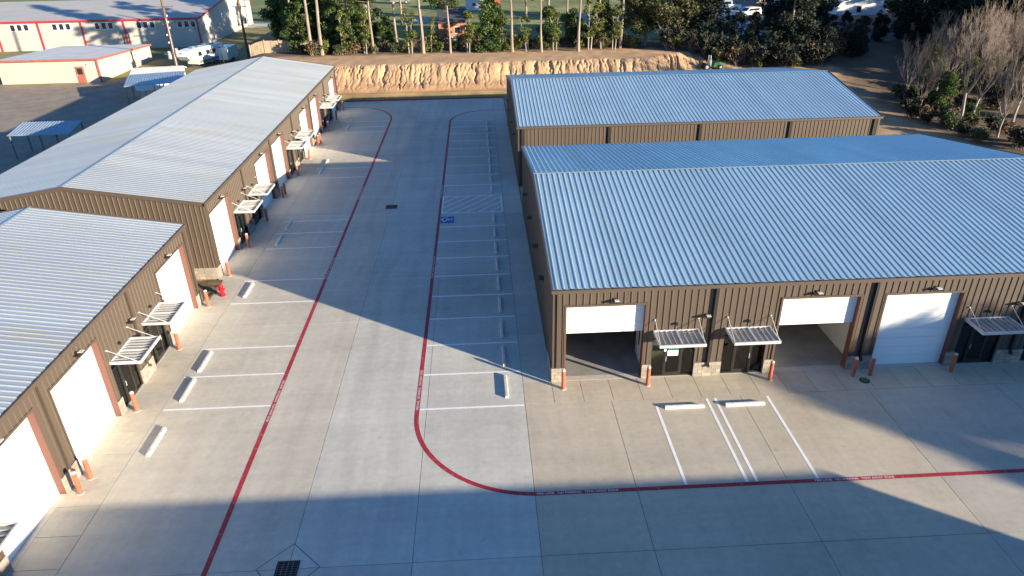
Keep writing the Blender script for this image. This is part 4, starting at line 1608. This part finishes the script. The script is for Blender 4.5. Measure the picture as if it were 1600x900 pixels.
# wooden fence
fe = thing('wooden_fence', 'weathered wooden plank fence behind the far end of the long left building', 'fence', (-34.4, 112.2, 0))
L_ = 9.0
for i in range(60):
    x = i * L_ / 60
    y = 0.0 - 0.03 * x
    zb = gz(-34.4 + x, 112.2)
    t = rnd.uniform(0.75, 1.2)
    link('plank', MB().box(x + 0.004, x + 0.146, y, y + 0.02, zb, zb + 1.75 + rnd.uniform(-0.03, 0.03)).mesh('plank', 'wood_fence'), fe, col=(t, t * 0.98, t * 0.95))
for i in range(5):
    x = i * L_ / 4
    zb = gz(-34.4 + x, 112.2)
    MB().box(x - 0.07, x + 0.07, -0.06 - 0.03 * x, -0.005 - 0.03 * x, zb - 0.2, zb + 1.9).build('post', 'wood_fence', fe)
for f in (0.35, 1.4):
    z0, z1 = gz(-34.4, 112.2) + f, gz(-34.4 + L_, 112.2) + f
    MB().add([(0, 0.025, z0), (L_, 0.025 - 0.27, z1), (L_, 0.065 - 0.27, z1), (0, 0.065, z0), (0, 0.025, z0 + 0.09), (L_, 0.025 - 0.27, z1 + 0.09), (L_, 0.065 - 0.27, z1 + 0.09), (0, 0.065, z0 + 0.09)],
             [(0, 3, 2, 1), (4, 5, 6, 7), (0, 1, 5, 4), (1, 2, 6, 5), (2, 3, 7, 6), (3, 0, 4, 7)]).build('rail', 'wood_fence', fe)

# lean-to sheds; roof colour includes the blue of reflected sky
def lean_to(loc, rz, w, d, label):
    o = thing('lean_to_shed', label, 'shed', (loc[0], loc[1], -0.05), rz)
    MB().prism([(0, 2.35), (d, 2.9), (d, 2.96), (0, 2.41)], 'x', 0, w).build('roof', 'sky_tinted_roof', o)
    n = int(w / 0.3)
    for i in range(n):
        x = (i + 0.5) * w / n
        MB().prism([(0, 2.412), (d, 2.962), (d, 2.995), (0, 2.445)], 'x', x - 0.03, x + 0.03).build('roof_rib', 'sky_tinted_roof', o)
    for x in (0.15, w / 2, w - 0.15):
        for y, h in ((0.15, 2.36), (d - 0.15, 2.86)):
            MB().box(x - 0.05, x + 0.05, y - 0.05, y + 0.05, -0.2, h).build('post', 'vehicle_grey', o)
    return o


lean_to((-44.9, 92.4), R(16), 7.0, 5.0, 'open shed with ribbed roof tinted by reflected blue sky behind the long left building')
lean_to((-46.2, 69.6), 0, 6.0, 3.0, 'small shed with sky-tinted roof at the left edge behind the long left building')
bx = MB()
bx.box(-0.4, 0.4, -0.3, 0.3, 0, 1.0)
bx.box(-0.3, 0.2, -0.2, 0.2, 1.0, 1.5)
tag(bx.build('stored_crates', 'vehicle_silver', None, (-43.4, 94.2, -0.05)), 'grey crates stacked under the open shed with sky-tinted roof', 'crates')
sh2 = gable_house('white_shed', 'low white shed roof just behind the open shed with sky-tinted roof', (-47.8, 101.5), R(8), 6.0, 4.0, 2.1, 2.6, 'siding_white', 'white_roof', cat='shed', zb=-0.05)

# ------------------------------------------------------------------ vehicles
def wheel(o, x, y, r_=0.36, w=0.22):
    wv = MB().tube([(x, y - w / 2, r_), (x, y + w / 2, r_)], r_, 16).build('wheel', 'tyre', o)
    MB().tube([(x, y - w / 2 - 0.012, r_), (x, y + w / 2 + 0.012, r_)], r_ * 0.55, 12).build('rim', 'vehicle_silver', wv)


def rv(loc, rz):
    o = thing('camper_trailer', 'white fifth-wheel camper trailer with dark windows beyond the long left building', 'camper', (loc[0], loc[1], -0.05), rz)
    prof = [(0, 0.75), (8.0, 0.75), (8.0, 1.7), (9.9, 1.75), (10.6, 2.5), (10.3, 3.45), (8.0, 3.6), (0.15, 3.6), (0, 3.3)]
    MB().prism(prof, 'y', -1.22, 1.22).build('body', 'vehicle_white', o)
    for s_ in (-1, 1):
        y0, y1 = (1.22, 1.25) if s_ > 0 else (-1.25, -1.22)
        MB().prism([(0.3, 0.85), (7.6, 0.85), (7.9, 1.5), (5.0, 1.25), (0.3, 1.5)], 'y', y0, y1).build('stripe', 'vehicle_grey', o)
        MB().prism([(5.5, 2.0), (10.2, 2.6), (9.9, 3.1), (6.5, 2.5)], 'y', y0, y1).build('stripe', 'vehicle_silver', o)
        for x in (1.0, 2.6, 4.4, 6.6):
            MB().box(x, x + 0.95, min(y0, y1) - (0.02 if s_ < 0 else 0), max(y0, y1) + (0.02 if s_ > 0 else 0), 2.15, 2.95).build('window', 'dark_glass', o)
        for x in (2.2, 3.1):
            wheel(o, x, s_ * 1.05, 0.38)
    for x in (1.5, 3.6, 5.6, 7.2):
        MB().box(x, x + 0.75, -0.35, 0.35, 3.6, 3.6 + (0.32 if x in (3.6, 7.2) else 0.15)).build('roof_unit', 'vehicle_grey', o)
    for y in (-0.8, 0.8):
        MB().box(7.6, 7.7, y - 0.05, y + 0.05, 0, 0.75).build('landing_leg', 'iron', o)
    return o


rv((-43.3, 124.6), R(250)).scale = (0.84, 0.84, 0.84)


def box_trailer(loc, rz):
    o = thing('box_trailer', 'plain white enclosed box trailer right of the camper', 'trailer', (loc[0], loc[1], -0.05), rz)
    MB().prism([(0, 0.5), (5.2, 0.5), (5.5, 1.0), (5.5, 2.5), (5.35, 2.62), (0.1, 2.62), (0, 2.5)], 'y', -1.15, 1.15).build('body', 'vehicle_white', o)
    MB().box(-0.02, 0.0, -1.1, 1.1, 0.55, 2.5).build('rear_door', 'vehicle_white', o)
    for s_ in (-1, 1):
        for x in (2.0, 2.9):
            wheel(o, x, s_ * 1.12, 0.33)
        MB().box(1.55, 3.35, s_ * 1.15 - 0.1, s_ * 1.15 + 0.1, 0.7, 0.76).build('fender', 'vehicle_silver', o)
    MB().tube([(5.4, 0, 0.55), (6.6, 0, 0.5)], 0.06, 6).build('tongue', 'iron', o)
    return o


box_trailer((-42.3, 122.6), R(84)).scale = (0.78, 0.78, 0.9)


def car(name, label, loc, rz, paint, pickup=False, cat='car'):
    o = thing(name, label, cat, (loc[0], loc[1], gz(*loc)), rz)
    if pickup:
        prof = [(0, 0.5), (5.7, 0.5), (5.75, 0.95), (5.5, 1.12), (4.2, 1.2), (3.4, 1.85), (1.95, 1.88), (1.85, 1.15), (0.05, 1.15)]
    else:
        prof = [(0, 0.45), (4.7, 0.45), (4.75, 0.85), (4.5, 1.02), (3.6, 1.12), (2.9, 1.68), (0.4, 1.72), (0.05, 1.1)]
    MB().prism(prof, 'y', -0.92, 0.92).build('body', paint, o)
    for s_ in (-1, 1):
        y0, y1 = (0.92, 0.935) if s_ > 0 else (-0.935, -0.92)
        wp = [(2.1, 1.25), (3.9, 1.25), (3.35, 1.74), (2.1, 1.76)] if pickup else [(0.5, 1.15), (3.4, 1.15), (2.85, 1.58), (0.6, 1.6)]
        MB().prism(wp, 'y', y0, y1).build('side_window', 'dark_glass', o)
        for x in ((1.05, 4.65) if pickup else (0.9, 3.8)):
            wheel(o, x, s_ * 0.84, 0.38)
        x = 5.72 if pickup else 4.72
        MB().box(x, x + 0.05, s_ * 0.65 - 0.18, s_ * 0.65 + 0.18, 0.72, 0.9).build('headlight', 'lamp_lens', o)
    if pickup:
        MB().quad((4.17, -0.8, 1.23), (4.17, 0.8, 1.23), (3.44, 0.75, 1.83), (3.44, -0.75, 1.83)).build('windscreen', 'dark_glass', o)
        MB().box(0.15, 1.75, -0.75, 0.75, 1.151, 1.16).build('bed', 'iron', o)
    else:
        MB().quad((3.58, -0.8, 1.15), (3.58, 0.8, 1.15), (2.94, 0.75, 1.67), (2.94, -0.75, 1.67)).build('windscreen', 'dark_glass', o)
    return o


car('parked_car', 'dark grey car parked in the grass field at the top edge', (-20.5, 181.0), R(8), 'vehicle_grey')
car('pickup_truck', 'white pickup truck parked among the houses at the upper right', (54.6, 152.5), R(172), 'vehicle_white', True, 'pickup truck')
car('parked_car', 'white car parked before the pickup truck at the upper right', (54.5, 142.0), R(200), 'vehicle_white')

# houses in the field and beyond the wood
gable_house('brick_house', 'orange brick house with dark roof in the field behind the pines', (-6.2, 120.4), 0, 4.3, 11.0, 2.7, 4.0, 'orange_brick', 'shingle',
            [('f', 2.6, 1.1, 0.8, 0.9), ('r', 2.0, 1.0, 0.9, 1.0)], base=0.5)
lt = thing('patio_cover', 'pale flat patio roof on posts left of the orange brick house', 'patio cover', (-11.2, 123.0, gz(-11, 123)))
MB().prism([(0, 2.3), (5.0, 2.7), (5.0, 2.8), (0, 2.4)], 'x', 0, 4.7).build('roof', 'grey_roof', lt)
for x in (0.2, 4.5):
    for y in (0.2, 4.8):
        MB().box(x - 0.06, x + 0.06, y - 0.06, y + 0.06, -0.2, 2.35 + 0.08 * y).build('post', 'wood_fence', lt)
gable_house('white_outbuilding', 'small white building with one window at the top edge of the field', (-2.3, 163.0), 0, 3.8, 5.0, 2.6, 3.4, 'siding_white', 'shingle', [('f', 1.5, 0.9, 0.7, 0.6)])
gable_house('red_shed', 'little red-roofed shed right of the small white building', (2.4, 164.0), 0, 2.6, 3.0, 0.9, 1.6, 'siding_tan', 'rust_roof', cat='shed')
cm_ = thing('domed_camper', 'pale rounded camper trailer among slender trees behind the bank', 'camper', (17.4, 126.6, gz(17.5, 127)), R(3))
arc = [(0, 0.5), (5.4, 0.5)] + [(2.7 + 2.7 * math.cos(t), 1.3 + 1.5 * math.sin(t)) for t in np.linspace(0.1, math.pi - 0.1, 14)]
MB().prism(arc, 'x', 0, 4.6).build('body', 'canopy_green', cm_)
MB().box(3.2, 4.3, -0.03, 0.02, 0.8, 1.7).build('window', 'dark_glass', cm_)
MB().box(0.1, 4.5, -0.05, 0.0, 0.45, 0.62).build('skirt', 'siding_white', cm_)
for x in (0.3, 4.3):
    for y in (2.0, 3.4):
        MB().tube([(x - 0.12, y, 0.33), (x + 0.12, y, 0.33)], 0.33, 12).build('wheel', 'tyre', cm_)
gable_house('white_house', 'large white house with small windows above the wood at upper right', (69.0, 140.0), R(-8), 9.0, 9.0, 4.6, 7.0, 'siding_white', 'shingle',
            [('f', 1.0, 2.6, 0.8, 1.0), ('f', 3.6, 2.8, 0.8, 1.0), ('f', 6.2, 2.8, 0.8, 1.0), ('f', 3.6, 0.6, 0.8, 1.0)])
gable_house('white_gable_house', 'small white gabled house among dark trees at upper right', (63.2, 148.0), R(60), 8.0, 4.6, 2.6, 4.2, 'siding_white', 'shingle', [('l', 1.8, 1.0, 0.8, 0.9)])
gable_house('brown_house', 'brown shingled house at the top right corner', (88.0, 146.0), R(-10), 16.0, 9.0, 3.0, 5.4, 'siding_tan', 'shingle',
            [('f', 2.0, 1.0, 1.0, 1.2), ('f', 5.0, 1.0, 1.0, 1.2), ('f', 9.0, 1.0, 1.0, 1.2)])
gable_house('grey_house', 'pale grey house behind the pickup truck at the top edge', (56.0, 160.0), R(-5), 10.0, 8.0, 3.0, 5.0, 'siding_tan', 'shingle', [('f', 2.0, 1.0, 1.0, 1.2), ('f', 6.0, 1.0, 1.0, 1.2)])
dv = MB()
dv.add([(41, 118, gz(45, 125) + 0.06), (48, 117, gz(45, 125) + 0.06), (60, 160, gz(45, 125) + 0.06), (48, 160, gz(45, 125) + 0.06)], [(0, 1, 2, 3)])
struct(dv.build('driveway', 'bollard_cap'))
rd = MB()
rd.add([(-75, 168, 0.05), (-36, 166, 0.05), (-36, 173, 0.05), (-75, 175, 0.05)], [(0, 1, 2, 3)])
struct(rd.build('road', 'grey_roof'))

# small green machine on the dirt behind the right-hand buildings
mc = thing('utility_machine', 'small green machine with pale upright frame on the dirt behind the far right building', 'machine', (32.6, 99.0, gz(32.6, 99.0)), R(8))
MB().prism([(-0.1, 0.35), (1.3, 0.35), (1.3, 0.85), (0.9, 1.0), (0.1, 0.95)], 'y', -0.4, 0.4).build('engine_hood', 'machine_green', mc)
MB().box(-1.4, -0.1, -0.35, 0.35, 0.35, 0.55).build('deck', 'iron', mc)
for s_ in (-0.35, 0.35):
    MB().tube([(-0.5, s_, 0.5), (-0.6, s_, 1.9)], 0.045, 6).build('upright', 'siding_white', mc)
MB().tube([(-0.6, -0.35, 1.9), (-0.6, 0.35, 1.9)], 0.045, 6).build('crossbar', 'siding_white', mc)
MB().box(-0.75, -0.35, -0.25, 0.25, 0.55, 1.25).build('seat', 'vehicle_silver', mc)
for s_ in (-0.48, 0.48):
    for x, r_ in ((-1.1, 0.42), (0.9, 0.34)):
        wheel(mc, x, s_, r_, 0.2)
